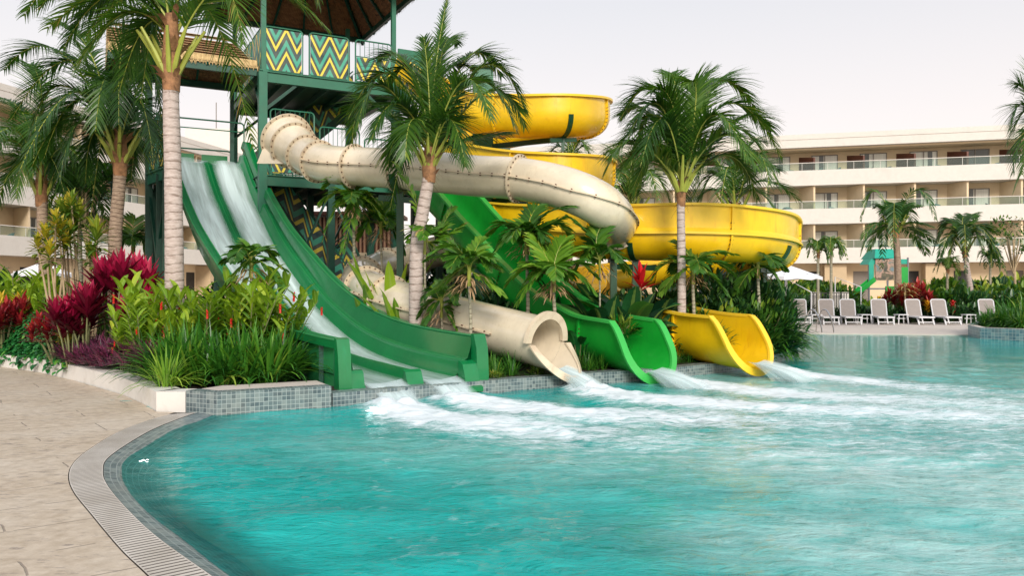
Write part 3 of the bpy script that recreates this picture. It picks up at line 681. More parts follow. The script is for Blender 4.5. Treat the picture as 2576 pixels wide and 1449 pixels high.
def railing(p0, p1, z, h=1.1, panel=None, bars=0, name='railing', lift=0, mid=True):
    mb = MB(); r = .022; d = (p1 - p0); d.z = 0; t = d.normalized(); L = d.length; c = .10
    A = lambda s, zz: V(p0.x + t.x * s, p0.y + t.y * s, z + zz + lift * s / L)
    pts = [A(0, .05), A(0, h - c)] + [A(c - c * math.cos(k * math.pi / 8), h - c + c * math.sin(k * math.pi / 8)) for k in range(1, 5)] + [A(L - c + c * math.sin(k * math.pi / 8), h - c + c * math.cos(k * math.pi / 8)) for k in range(0, 5)] + [A(L, .05), A(0, .05)]
    mb.tube(pts, r, 6)
    if bars:
        mb.tube([A(0, h * .62), A(L, h * .62)], .014, 5)
        n = max(2, int(L / .12))
        for k in range(1, n): mb.tube([A(L * k / n, h * .62 if bars == 2 else .06), A(L * k / n, h - .01)], .008, 4, cap=False)
    elif mid and not panel:
        mb.tube([A(0, h * .8), A(L, h * .8)], .016, 5)
    for s in (0.02, L - .02): mb.beam(A(s, -.05), A(s, .1), .05, .05)
    rr = part(mb, name, M['steel_l'])
    if panel:
        q = .035; zig_panel(p0 + t * q, p1 - t * q, z + panel[0], z + panel[1], (0, lift), rr)
    return rr
def TL(f, b): return T(f, b, 0)
for a, b in ((.06, 1.04), (1.22, 2.30), (2.49, 3.54)): railing(TL(a, .0), TL(b, .0), W2, 1.2, panel=(.07, 1.15) if a < 2.4 else (.10, .72), bars=2 if a > 2.4 else 0)
railing(TL(0, .15), TL(0, 1.35), W2, 1.2, panel=(.07, 1.15)); railing(TL(0, 1.5), TL(0, 2.7), W2, 1.2, panel=(.07, 1.15)); railing(TL(0, 2.9), TL(0, 4.2), W2, 1.2, bars=1)
railing(TL(.2, 4.4), TL(1.8, 4.4), W2, 1.2, bars=1); railing(TL(1.9, 4.4), TL(3.5, 4.4), W2, 1.2, bars=1)
railing(TL(3.65, .8), TL(3.65, 2.4), W2, 1.2, bars=1)
# level one rails
railing(TL(-2.4, 2.95), TL(-.3, 2.95), 4.95, .62, mid=False)
railing(TL(-2.4, 1.80), TL(-.15, 1.80), 4.95, 1.25)
railing(TL(.2, .0), TL(1.35, .0), W1, 1.75, bars=2, panel=(.1, .9)); railing(TL(1.5, 0), TL(2.6, 0), W1, 1.4, bars=2, panel=(.1, .8)); railing(TL(2.75, 0), TL(3.6, 0), W1, 1.2, bars=1)
railing(TL(3.8, .2), TL(5.4, .2), W1, 1.15); railing(TL(3.7, 4.4), TL(1.9, 4.4), W1, 1.15, bars=1); railing(TL(1.8, 4.4), TL(.2, 4.4), W1, 1.15, bars=1)
# small side tower on the left
sa_, sb_, sc_2, sd_ = V(X(418, 19.8), 19.8, 0), V(X(374, 20.9), 20.9, 0), V(X(384, 22.3), 22.3, 0), T(-2.0, 1.5, 0)
mb = MB(); mb.poly_prism([(p.x, p.y) for p in (sa_, T(-2.0, 0, 0), sd_, sc_2, sb_)], W1 - .08, W1 - .006); part(mb, 'platform', M['steel'], sharp=0)
for a, b in ((sa_, sb_), (sa_, T(-2.0, 0, 0)), (sb_, sc_2)): mb = MB(); mb.beam(a + V(0, 0, W1 - .14), b + V(0, 0, W1 - .14), .1, .26); mb.beam(a + V(0, 0, W1 + .002), b + V(0, 0, W1 + .002), .18, .025); part(mb, 'edge_beam', M['steel_l'], sharp=0)
for p, z in ((sa_, W1 - .08), (sb_, W1 + 2.6), (sc_2, W1 - .08), (V(X(402, 20.2), 20.2, 0), W1 - .1)): mb = MB(); mb.box((p.x, p.y, z / 2), (.17, .17, z), R(28)); part(mb, 'post', M['steel'], sharp=0)
for z0, z1 in ((.3, W1 - .4), (W1 - .4, .3)): mb = MB(); mb.beam(sa_ + V(0, -.02 + .05 * (z0 < 1), z0), sb_ + V(0, -.02 + .05 * (z0 < 1), z1), .07, .07); part(mb, 'cross_brace', M['steel'], sharp=0)
m_ = sa_.lerp(sb_, .5); railing(sa_.lerp(sb_, .04), sa_.lerp(sb_, .48), W1, 1.5, panel=(.1, 1.4)); railing(sa_.lerp(sb_, .52), sa_.lerp(sb_, .96), W1, 1.5, panel=(.1, 1.4))
# low solid gates behind the slide start
for a, b in ((-1.95, -1.35), (-1.15, -.45)):
    mb = MB(); mb.obox(T(a, 2.7, 4.97), FD * (b - a), BD * .04, V(0, 0, .42)); part(mb, 'start_gate', M['gslide'], sharp=0)
# stairs
def stair(f0, f1, b, z0, z1, w_=1.1, n=14):
    st = MB()
    for s in (0, w_): st.beam(T(f0, b + s, z0), T(f1, b + s, z1), .06, .24)
    for k in range(n):
        t = (k + .5) / n; st.obox(T(lerp(f0, f1, t) - .13, b, lerp(z0, z1, t)), FD * .26, BD * w_, V(0, 0, .03))
    r = part(st, 'stair_flight', M['steel'], sharp=0)
    for s in (-.04, w_ + .04):
        rb = MB(); rb.tube([T(f0, b + s, z0 + 1.15), T(f1, b + s, z1 + 1.15)], .022, 6); rb.build('stair_rail', M['steel_l'], r)
        lo, hi = (f0, f1) if f0 < f1 else (f1, f0); zl, zh = (z0, z1) if f0 < f1 else (z1, z0)
        zig_panel(T(lo, b + s, 0), T(hi, b + s, 0), zl + .15, zl + 1.05, (0, zh - zl), r)
stair(.35, 3.3, 2.9, W1, W2 - .05); stair(3.3, .35, 1.5, .2, W1 - .1); stair(.4, 3.4, 3.0, .0, W1 - 2.4)
# upper thatched roof: hip seen from below
rc = [T(-.75, -.9, W3), T(4.35, -.9, W3), T(4.35, 5.1, W3), T(-.75, 5.1, W3)]; apex = T(1.8, 2.1, W3 + 2.9)
mb = MB(); un = MB()
for i in range(4):
    a, b = rc[i], rc[(i + 1) % 4]; n = 12; L = (b - a).length
    for mm, dz in ((mb, .16), (un, 0)):
        for k in range(n):
            t0, t1 = k / n, (k + 1) / n; q = [a.lerp(apex, t0), b.lerp(apex, t0), b.lerp(apex, t1), a.lerp(apex, t1)]; ex = V(0, 0, dz + (.05 if dz else -.035))
            mm.add([q[0] + ex, q[1] + ex, q[2] + V(0, 0, dz), q[3] + V(0, 0, dz)], [(0, 1, 2, 3)], puv=[(0, t0 * 3, 0), (L * (1 - t0), t0 * 3, 0), (L * (1 - t1), t1 * 3, 0), (0, t1 * 3, 0)])
    mb.add([a + V(0, 0, -.05), b + V(0, 0, -.05), b + V(0, 0, .21), a + V(0, 0, .21)], [(0, 1, 2, 3)])
    for k in range(int(L / .05)):      # ragged thatch ends
        s = a.lerp(b, (k + random.random()) / (L / .05)); l = random.uniform(.05, .2); mb.add([s, s + (b - a).normalized() * .05, s + (b - a).normalized() * .025 + V(0, 0, -l)], [(0, 1, 2)])
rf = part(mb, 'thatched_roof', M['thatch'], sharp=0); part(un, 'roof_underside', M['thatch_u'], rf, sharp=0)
mb = MB()
for i in range(4):
    a, b = rc[i], rc[(i + 1) % 4]; mb.beam(a.lerp(apex, .03) + V(0, 0, -.10), b.lerp(apex, .03) + V(0, 0, -.10), .1, .16); mb.beam(a + V(0, 0, -.10), apex + V(0, 0, -.10), .08, .14)
    for t in (.2, .4, .6, .8): p = a.lerp(b, t); mb.beam(p + V(0, 0, -.09), p.lerp(apex, .8) + V(0, 0, -.09), .05, .09)
    mb.beam(a.lerp(apex, .5) + V(0, 0, -.15), b.lerp(apex, .5) + V(0, 0, -.15), .06, .1)
part(mb, 'roof_rafters', M['steel'], sharp=0)
# small gabled walkway roof on the left
def gable(f0, f1, b0, b1, ze, rise):
    bm_ = (b0 + b1) / 2; sp = .35
    mb = MB(); un = MB()
    for (ba, bb) in ((b0, bm_), (b1, bm_)):
        n = 9
        for k in range(n):
            t0, t1 = k / n, (k + 1) / n; q = [T(f0 + sp * t0 * 0, lerp(ba, bb, t0), ze + rise * t0), T(f1 - .45 * t0, lerp(ba, bb, t0), ze + rise * t0), T(f1 - .45 * t1, lerp(ba, bb, t1), ze + rise * t1), T(f0, lerp(ba, bb, t1), ze + rise * t1)]
            pv = [(0, t0 * 1.6, 0), (f1 - f0, t0 * 1.6, 0), (f1 - f0, t1 * 1.6, 0), (0, t1 * 1.6, 0)]
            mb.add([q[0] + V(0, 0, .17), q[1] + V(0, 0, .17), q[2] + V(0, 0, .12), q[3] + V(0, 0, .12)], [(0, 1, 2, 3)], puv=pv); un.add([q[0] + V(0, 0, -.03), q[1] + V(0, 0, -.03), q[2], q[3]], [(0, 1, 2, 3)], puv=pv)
        mb.add([T(f0, ba, ze - .03), T(f1, ba, ze - .03), T(f1, ba, ze + .17), T(f0, ba, ze + .17)], [(0, 1, 2, 3)], puv=[(0, 0, 0), (3, 0, 0), (3, .2, 0), (0, .2, 0)])
        for k in range(int((f1 - f0) / .04)):
            f = f0 + (k + random.random()) * .04; l = random.uniform(.03, .13); mb.add([T(f, ba, ze + .02), T(f + .04, ba, ze + .02), T(f + .02, ba, ze - l)], [(0, 1, 2)])
    for f in (f0, f1): mb.add([T(f, b0, ze), T(f, b1, ze), T(f - (.45 if f == f1 else 0), bm_, ze + rise + .1)], [(0, 1, 2)])
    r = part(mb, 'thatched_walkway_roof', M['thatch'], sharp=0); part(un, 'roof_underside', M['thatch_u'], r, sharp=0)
    mb = MB()
    for b in (b0 + .1, b1 - .1): mb.beam(T(f0, b, ze - .12), T(f1, b, ze - .12), .1, .18)
    for k in range(5): f = lerp(f0 + .1, f1 - .5, k / 4); mb.beam(T(f, b0, ze - .06), T(f, bm_, ze + rise - .06), .05, .08); mb.beam(T(f, b1, ze - .06), T(f, bm_, ze + rise - .06), .05, .08)
    part(mb, 'walkway_rafters', M['steel'], sharp=0)
gable(-3.6, -.12, .1, 2.3, W2 + .12, .85)
post(-3.4, 2.2, 0, W2 + .1, .14, 'steel'); post(-.4, 2.25, W1, W2 + .1, .1, 'steel')

# ================================================================ slides
def resample(pts, n, keys=None):
    c = cr(pts, 16); L = [0]
    for i in range(1, len(c)): L.append(L[-1] + float(np.linalg.norm(c[i][:3] - c[i - 1][:3])))
    s = np.linspace(0, L[-1], n); dim = len(c[0]); arr = np.stack([np.interp(s, L, [q[k] for q in c]) for k in range(dim)], 1)
    return arr, L[-1]
def frames(arr):
    fr = []; n = len(arr)
    for i in range(n):
        a = arr[max(i - 1, 0)][:3]; b = arr[min(i + 1, n - 1)][:3]; t = Vector(b - a).normalized()
        s = t.cross(V(0, 0, 1)).normalized(); u = s.cross(t).normalized(); fr.append((Vector(arr[i][:3]), t, s, u))
    return fr
def bolt_ring(mb, c, t, s, u, r, n, a0=0, a1=2 * math.pi, m=1, off=.03):
    for k in range(n):
        a = lerp(a0, a1, (k + .5) / n); mb.disc(c + (s * math.cos(a) + u * math.sin(a)) * r - t * off, -t, .016, 5, m, .014); mb.disc(c + (s * math.cos(a) + u * math.sin(a)) * r + t * off, t, .016, 5, m, .014)
def ring(mb, c, t, s, u, r0, r1, th, a0=0, a1=2 * math.pi, n=40):
    vs = []; full = abs(a1 - a0) > 6.2; N = n if full else n + 1
    for k in range(N):
        a = a0 + (a1 - a0) * k / n; e = s * math.cos(a) + u * math.sin(a)
        vs += [c + e * r0 - t * th / 2, c + e * r1 - t * th / 2, c + e * r1 + t * th / 2, c + e * r0 + t * th / 2]
    fs = []
    for k in range(n):
        i, j = k * 4, ((k + 1) % N) * 4
        for q in range(4): fs.append((i + q, i + (q + 1) % 4, j + (q + 1) % 4, j + q))
    if not full: fs += [(0, 1, 2, 3), (4 * n + 3, 4 * n + 2, 4 * n + 1, 4 * n)]
    mb.add(vs, fs)

# cream closed tube ----------------------------------------------------
cream = thing('tube_slide', 'long cream closed tube water slide curling round to its flared mouth over the pool', 'water slide', (X(1370, 13.3), 13.3, 0))
CP = [(722, 352, 19.4), (745, 372, 19.0), (785, 400, 18.4), (835, 414, 17.9), (900, 419, 17.5), (990, 424, 17.1), (1090, 432, 16.8), (1200, 443, 16.5), (1300, 449, 16.1), (1400, 468, 15.7), (1478, 497, 15.5), (1528, 530, 15.8), (1548, 568, 17.0), (1500, 590, 18.8), (1390, 598, 20.2), (1250, 608, 21.4), (1120, 628, 22.4), (1020, 655, 22.0), (945, 680, 20.6), (905, 703, 18.8), (925, 728, 17.2), (1000, 760, 15.9), (1110, 792, 15.1), (1240, 828, 14.2), (1370, 862, 13.4)]
arr, CL = resample([tuple(P(*q)) for q in CP], 420); fr = frames(arr); RT = .425
mb = MB(); n = 36; vs = []; pv = []
def rad(i): 
    s = i / 419 * CL
    return RT + .16 * max(0, 1 - s / .9)
for i, (c, t, s, u) in enumerate(fr):
    for k in range(n): a = 2 * math.pi * k / n; vs.append(c + (s * math.cos(a) + u * math.sin(a)) * rad(i)); pv.append((k / n, i / 419 * CL, 0))
mb.add(vs, [(i * n + k, i * n + (k + 1) % n, (i + 1) * n + (k + 1) % n, (i + 1) * n + k) for i in range(419) for k in range(n)], puv=pv)
mb.build('tube', M['cream'], cream, sharp=0 or 60)
def idx_near(u, v, lo=0, hi=419):
    best = 0; bd = 1e9
    for i in range(lo, hi):
        p = fr[i][0]; uu = CU + p.x / p.y * F; vv = CV - (p.z - H) / p.y * F; d = (uu - u) ** 2 + (vv - v) ** 2
        if d < bd: bd = d; best = i
    return best
rings = [0, idx_near(738, 366, 0, 60), idx_near(768, 390, 0, 80), idx_near(800, 405, 0, 90), idx_near(892, 418, 0, 140), idx_near(1000, 424, 0, 160), idx_near(1300, 449, 0, 220), idx_near(1505, 522, 150, 230), idx_near(1520, 580, 200, 260), idx_near(1330, 602, 240, 320), idx_near(1130, 628, 260, 340), idx_near(985, 667, 280, 360), idx_near(912, 692, 300, 375), idx_near(920, 724, 320, 385), idx_near(980, 752, 330, 400), idx_near(1115, 794, 350, 410)]
for i in rings:
    c, t, s, u = fr[i]; mb = MB(); rr = rad(i); ring(mb, c, t, s, u, rr - .01, rr + .068, .04); bolt_ring(mb, c, t, s, u, rr + .038, 24, off=.025); mb.build('flange', [M['cream_rim'], M['rust']], cream)
for i0, i1 in ((rings[3], 408),):
    for sg in (1, -1):
        mb = MB(); vs = []
        for i in range(i0, i1):
            c, t, s, u = fr[i]
            for a, b in ((-.005, -.012), (.055, -.012), (.055, .012), (-.005, .012)): vs.append(c + s * sg * (RT + a) + u * b)
        N = i1 - i0; mb.add(vs, [(k * 4 + q, k * 4 + (q + 1) % 4, k * 4 + 4 + (q + 1) % 4, k * 4 + 4 + q) for k in range(N - 1) for q in range(4)])
        for i in range(i0, i1, 4):
            c, t, s, u = fr[i]; mb.disc(c + s * sg * (RT + .035) - u * .013, -u, .018, 5, 1, .02); mb.disc(c + s * sg * (RT + .035) + u * .013, u, .018, 5, 1, .02)
        mb.build('seam_flange', [M['cream_rim'], M['rust']], cream)
# mouth: upper hood lip and longer lower trough
c, t, s, u = fr[-1]; mb = MB(); ring(mb, c + t * .02, t, s, u, RT - .02, RT + .11, .07, R(2), R(178), 32); mb.build('hood_lip', M['cream_rim'], cream)
mb = MB(); vs = []; n = 28; K = 8; lip = MB(); lv = []
for k in range(n + 1):
    a = R(180) + R(180) * k / n; e = s * math.cos(a) + u * math.sin(a); ex = .10 + .60 * abs(math.sin(a)) ** 1.1
    for j in range(K + 1): vs.append(c + e * (RT + .002) + t * ex * j / K - u * .0)
    p = c + t * ex
    lv += [p + e * (RT - .02), p + e * (RT + .10), p + e * (RT + .10) + t * .04, p + e * (RT - .02) + t * .04]
mb.add(vs, [(k * (K + 1) + j, k * (K + 1) + j + 1, (k + 1) * (K + 1) + j + 1, (k + 1) * (K + 1) + j) for k in range(n) for j in range(K)]); mb.build('lower_trough', M['cream'], cream)
lip.add(lv, [(k * 4 + q, k * 4 + (q + 1) % 4, k * 4 + 4 + (q + 1) % 4, k * 4 + 4 + q) for k in range(n) for q in range(4)] + [(0, 1, 2, 3), (n * 4 + 3, n * 4 + 2, n * 4 + 1, n * 4)]); lip.build('trough_lip', M['cream_rim'], cream)
# start funnel plate
mb = MB(); c0, t0, s0_, u0 = fr[0]
q = [c0 + V(-.45, -.2, -.05), c0 + V(-.62, -.35, -.62), c0 + V(.25, -.55, -.66), c0 + V(.05, -.3, .0)]
mb.add(q + [x + V(0, .05, 0) for x in q], [(0, 1, 2, 3), (7, 6, 5, 4), (0, 4, 5, 1), (1, 5, 6, 2), (2, 6, 7, 3), (3, 7, 4, 0)]); mb.build('entry_plate', M['cream'], cream, sharp=0)

# open flumes ------------------------------------------------------------
def flume(root, P3, r, hl, hr, mats, n_st=300, ext=.75, joints=2.6, rim=.09, rib=False):
    """P3: (x,y,z,hl,hr) control points, centre of the round bottom; walls rise hl/hr above the centre"""
    arr, L = resample(P3, n_st); fr = frames(arr); na = 18
    def prof(i, off=0.0):
        c, t, s, u = fr[i]; l, r_ = arr[i][3], arr[i][4]; q = []
        rr = r + off
        for k in range(5): q.append((-rr - (0.0) , l * (1 - k / 5)))
        for k in range(na + 1): a = math.pi + math.pi * k / na; q.append((rr * math.cos(a), rr * math.sin(a)))
        for k in range(1, 6): q.append((rr, r_ * k / 5))
        return [c + s * a + u * b for a, b in q], q
    pn = 5 + na + 1 + 5; th = .035
    vi, vo = [], []; pv = []
    for i in range(n_st):
        a, q = prof(i); vi += a; pv += [(k / pn, i / n_st * L, 0) for k in range(pn)]; vo += prof(i, th)[0]
    # scooped end
    a, q = prof(n_st - 1); b, _ = prof(n_st - 1, th); c, t, s, u = fr[-1]; K = 6
    hmax = max(arr[-1][3], arr[-1][4])
    exs = [ext * max(0, 1 - (y + r) / (hmax + r)) ** .75 for x, y in q]
    for j in range(1, K + 1):
        vi += [p + t * e * j / K for p, e in zip(a, exs)]; vo += [p + t * e * j / K for p, e in zip(b, exs)]; pv += [(k / pn, L + j * .05, 0) for k in range(pn)]
    NT_ = n_st + K
    mb = MB(); fs = [(i * pn + k, i * pn + k + 1, (i + 1) * pn + k + 1, (i + 1) * pn + k) for i in range(NT_ - 1) for k in range(pn - 1)]
    mb.add(vi, fs, puv=pv); mb.add(vo, [f[::-1] for f in fs], puv=pv)
    mb.add(vi[:pn] + vo[:pn], [(k, k + 1, pn + k + 1, pn + k) for k in range(pn - 1)])
    mb.build('flume', mats[0], root)
    # rim: flange along left rim, round the scooped end and back
    poly = []
    for i in range(0, n_st, 2): c, t, s, u = fr[i]; poly.append((Vector(vi[i * pn]), -s, -u))
    last = vi[-pn:]; 
    for k in range(pn):
        x, y = q[k]; o = (s * x + u * min(y, 0)).normalized() if y < 0 else (s if x > 0 else -s)
        poly.append((Vector(last[k]), o, -t))
    for i in range(n_st - 1, -1, -2): c, t, s, u = fr[i]; poly.append((Vector(vi[i * pn + pn - 1]), s, -u))
    vs = []
    for p, o, k in poly: vs += [p - o * .012 - k * .012, p + o * rim - k * .012, p + o * rim + k * .04, p - o * .012 + k * .04]
    mb = MB(); N = len(poly); mb.add(vs, [(k * 4 + q, k * 4 + (q + 1) % 4, k * 4 + 4 + (q + 1) % 4, k * 4 + 4 + q) for k in range(N - 1) for q in range(4)] + [(3, 2, 1, 0), (N * 4 - 4, N * 4 - 3, N * 4 - 2, N * 4 - 1)])
    mb.build('rim', mats[1], root)
    # section joints
    nj = int(L / joints)
    for j in range(1, nj + 1):
        i = int((j - .35) / nj * (n_st - 1)); c, t, s, u = fr[i]; o = prof(i, th)[0]; o2 = prof(i, th + .05)[0]; mb = MB(); vs = []
        for k in range(pn): vs += [o[k] - t * .022, o2[k] - t * .022, o2[k] + t * .022, o[k] + t * .022]
        mb.add(vs, [(k * 4 + q, k * 4 + (q + 1) % 4, k * 4 + 4 + (q + 1) % 4, k * 4 + 4 + q) for k in range(pn - 1) for q in range(4)])
        for k in range(3, pn - 3, 1): m_ = (o[k] + o2[k]) / 2; mb.disc(m_ - t * .022, -t, .014, 5, 1, .014); mb.disc(m_ + t * .022, t, .014, 5, 1, .014)
        mb.build('joint_flange', [mats[0], M['rust']], root)
    if rib:       # horizontal ledge where the extra wall is bolted on
        i0, i1 = rib
        for i0, i1 in (rib,):
            mb = MB(); vs = []
            a_, b_ = int(i0 * n_st), int(i1 * n_st)
            for i in range(a_, b_):
                c, t, s, u = fr[i]; q0 = c + s * (r + th - .01)
                vs += [q0 + u * .03, q0 + s * .09 + u * .0, q0 + s * .09 + u * .05, q0 + u * .14]
            N = b_ - a_; mb.add(vs, [(k * 4 + q, k * 4 + (q + 1) % 4, k * 4 + 4 + (q + 1) % 4, k * 4 + 4 + q) for k in range(N - 1) for q in range(4)] + [(0, 1, 2, 3), (N * 4 - 1, N * 4 - 2, N * 4 - 3, N * 4 - 4)]); mb.build('wall_ledge', mats[1], root)
    return fr, arr
YP = [(1030, 182, 22.8, .2, .35), (1075, 208, 22.2, .2, .4), (1132, 245, 21.2, .15, .45), (1200, 280, 20.2, .1, .38), (1310, 290, 19.6, .1, .38), (1410, 288, 19.4, .1, .36), (1468, 290, 20.2, .1, .4), (1478, 296, 21.8, .1, .4), (1420, 305, 23.2, .1, .4), (1300, 322, 23.8, .1, .4), (1200, 345, 23.4, .1, .4), (1150, 368, 22.2, .1, .35), (1180, 392, 20.8, .1, .35), (1280, 418, 19.6, .1, .35), (1400, 434, 19.0, .1, .36), (1470, 442, 19.6, .1, .42), (1490, 455, 21.2, .1, .4), (1430, 474, 22.8, .1, .4), (1320, 498, 23.4, .1, .4), (1235, 520, 22.4, .1, .4), (1235, 545, 20.6, .1, .4), (1310, 568, 19.6, .1, .5), (1450, 587, 18.4, .1, .6), (1600, 592, 17.6, .1, .62), (1750, 593, 17.3, .1, .64), (1870, 600, 17.6, .1, .62), (1940, 614, 18.7, .1, .62), (1942, 632, 20.4, .1, .5), (1860, 648, 22.0, .1, .3), (1700, 664, 22.8, .1, .2), (1560, 680, 22.4, .1, .2), (1480, 700, 20.9, .1, .2), (1500, 740, 19.2, .1, .25), (1590, 785, 17.7, .3, .3), (1690, 822, 16.5, .4, .4), (1762, 838, 15.85, .4, .4), (1838, 850, 15.2, .42, .42)]
yellow = thing('open_slide', 'big yellow open spiral water slide winding down to its exit at the right', 'water slide', (X(1700, 18), 18, 0))
P3 = [(*P(u, v, z), a, b) for u, v, z, a, b in YP]
frY, arY = flume(yellow, P3, .51, .1, .5, (M['yellow'], M['yellow_rim']), n_st=520, ext=.72, rim=.11, rib=(.575, .735))
GP = [(1000, 418, 22.6, .45, .45), (1060, 448, 21.2, .42, .42), (1130, 508, 19.6, .4, .4), (1200, 590, 18.4, .4, .4), (1262, 658, 17.6, .4, .4), (1318, 717, 16.9, .4, .4), (1390, 785, 16.1, .4, .4), (1485, 838, 15.3, .4, .4), (1594, 866, 14.25, .42, .42)]
greens = thing('open_slide', 'bright green open water slide coming down between the cream and yellow exits', 'water slide', (X(1590, 14.3), 14.3, 0))
frG, arG = flume(greens, [(*P(u, v, z), a, b) for u, v, z, a, b in GP], .48, .4, .4, (M['green'], M['green_rim']), n_st=160, ext=.70, rim=.12)

# supports -----------------------------------------------------------------
def support(root, c, t, s, u, r, a0, a1, foot, label=None, arm=None):
    mb = MB(); ring(mb, c, t, s, u, r + .02, r + .09, .12, R(a0), R(a1), 18)
    b = c - u * (r + .06)
    if foot is not None:
        mb.beam(b, V(b.x, b.y, foot), .14, .14)
        mb.beam(b + t * .5 - V(0, 0, .16), b - t * .5 - V(0, 0, .16), .10, .12)
    if arm is not None:
        e = Vector(arm); mb.beam(b - V(0, 0, .05), e, .09, .12); mb.beam(b - t * .35 - V(0, 0, .08), b + t * .35 - V(0, 0, .08), .08, .1); mb.beam(b - V(0, 0, .35), b, .08, .08)
    mb.build('support_bracket', M['bracket'], root, sharp=30)
def frY_at(u, v, lo, hi):
    best, bd = lo, 1e9
    for i in range(lo, hi):
        p = frY[i][0]; uu = CU + p.x / p.y * F; vv = CV - (p.z - H) / p.y * F; d = (uu - u) ** 2 + (vv - v) ** 2
        if d < bd: bd, best = d, i
    return frY[best]
pole = T(6.6, .8, 0)
col = thing('support_column', 'thick teal green steel column behind the middle palm carrying the yellow slide', 'column', (X(1214, 21.3), 21.3, 0))
mb = MB(); cx = X(1214, 21.3); mb.box((cx, 21.3, 3.7), (.5, .34, 7.4), R(12)); mb.build('shaft', M['steel_l'], col, sharp=0)
mb = MB(); mb.box((cx, 21.3, 7.42), (.64, .5, .05), R(12)); mb.build('cap_plate', M['steel'], col, sharp=0)
support(yellow, *frY_at(1395, 290, 60, 150), .48, 190, 350, None, arm=(cx + .2, 21.3, 5.35))
support(yellow, *frY_at(1400, 432, 190, 300), .48, 200, 340, None, arm=(cx + .2, 21.3, 3.9))
support(yellow, *frY_at(1925, 606, 340, 430), .51, 190, 350, None, arm=(X(1760, 20.4), 20.4, 1.75))
support(yellow, *frY_at(1700, 664, 400, 470), .48, 200, 340, .1)
support(yellow, *frY_at(1600, 590, 320, 400), .48, 200, 340, .1)
support(cream, *fr[rings[7] + 3], RT, 185, 355, .1)
support(cream, *fr[rings[9]], RT, 185, 355, .1)
support(cream, *fr[rings[5] + 2], RT, 200, 340, .1)
support(cream, *fr[400], RT, 200, 340, .1)
for (u, v, z, z1) in ((1265, 560, 22.5, 5.5), (1310, 560, 22.6, 5.2)):
    cc = thing('support_column', 'dark green steel column, %s of the pair under the upper spiral' % ('left' if u < 1300 else 'right'), 'column', (X(u, z), z, 0))
    mb = MB(); mb.box((X(u, z), z, z1 / 2), (.34, .34, z1), R(12)); mb.build('shaft', M['steel'], cc, sharp=0)
    mb = MB(); mb.box((X(u, z), z, .03), (.6, .6, .06), R(12)); mb.build('base_plate', M['steel'], cc, sharp=0)
# yellow start box at the tower
mb = MB(); a = T(3.75, .3, W2); mb.obox(T(3.7, -.1, W2 - .05), FD * 1.0, BD * .06, V(0, 0, 1.15)); part(mb, 'slide_entry_side', M['steel_l'], sharp=0); mb = MB(); mb.obox(T(3.7, 1.3, W2 - .05), FD * 1.0, BD * .06, V(0, 0, 1.15)); part(mb, 'slide_entry_side', M['steel_l'], sharp=0)

# ---------------------------------------------------------------- double green slide
top_c, bot_c = V(-7.38, 20.5, 0), V(-1.50, 12.08, 0)
dd = (bot_c - top_c); LEN = dd.length; dd.normalize(); pp = V(-dd.y, dd.x, 0)      # pp points to the right-hand rail seen from the pool
if pp.x < 0: pp = -pp
ppe = V(.868, .497, 0); pp0 = pp
def PQ(t): return pp0.lerp(ppe, max(0, min(1, t)))
R0, R1 = top_c + pp * 1.12, bot_c + ppe * 1.12
obs = [(649, 424), (684, 492), (726, 565), (760, 608), (796, 649), (830, 688), (867, 723), (900, 750), (937, 776), (978, 796), (1019, 811), (1095, 829), (1171, 841)]
tz = []
for u, v in obs:
    r = (u - CU) / F; dx, dy = R1.x - R0.x, R1.y - R0.y; t = (r * R0.y - R0.x) / (dx - r * dy); y = R0.y + dy * t; tz.append((t, H - (v - CV) / F * y - .68))
prof_t = [-.18, -.145, -.105] + [a for a, b in tz] + [1.05]
prof_z = [5.03, 4.97, 4.58] + [b for a, b in tz] + [.155]
print('PROFILE', [(round(a, 2), round(b, 2)) for a, b in zip(prof_t, prof_z)])
def zfl(t):
    return float(np.interp(t, prof_t, prof_z))
def zs(t):   # smoothed
    return sum(zfl(t + k * .02) for k in (-2, -1, 0, 1, 2)) / 5 if t > -.11 else zfl(t)
dbl = thing('double_slide', 'wide two-lane green water slide running from the tower into the pool in front', 'water slide', (bot_c.x, bot_c.y, 0))
def sx(s, t):
    k = 1 - min(1, max(0, t) / .45)
    return s + k * (.15 if .55 < s < .95 else 0)
def hx(s, h, t):
    return (.30 + .70 * min(1, max(0, t) / .9) ** 1.2) if -.2 < s < .15 and h > 0 else 1
PR = [(-1.17, .56), (-1.17, .67), (-1.13, .69), (-1.02, .69), (-.98, .66), (-.93, .30), (-.90, .14), (-.82, .03), (-.72, 0), (-.20, 0), (-.12, .03), (-.075, .14), (-.045, .20), (.025, .20), (.055, .14), (.10, .03), (.17, 0), (.60, 0), (.70, .03), (.76, .12), (.79, .27), (.83, .31), (.88, .31), (.93, .34), (.98, .50), (1.02, .66), (1.06, .69), (1.14, .69), (1.18, .67), (1.18, .56)]
LOW = [(1.06, .56), (1.03, .30), (.98, -.02), (.6, -.10), (-.6, -.10), (-.98, -.02), (-1.03, .30), (-1.06, .56)]
NS2 = 150; mb = MB(); vs = []; pv = []
full = PR + LOW; npf = len(full)
ts = [lerp(-.175, 1.0, i / (NS2 - 1)) for i in range(NS2)]
for i, t in enumerate(ts):
    b = top_c + dd * LEN * t; z = zs(t); e = (NS2 - 1 - i) * LEN * 1.065 / NS2
    tg = V(dd.x * LEN * .01, dd.y * LEN * .01, zs(t + .005) - zs(t - .005)).normalized(); up = pp.cross(tg); up = up if up.z > 0 else -up
    hs = 1.0
    for s, h in full:
        vs.append(b + PQ(t) * sx(s, t) + V(0, 0, z + h * hx(s, h, t))); pv.append((s, t * LEN, 0))
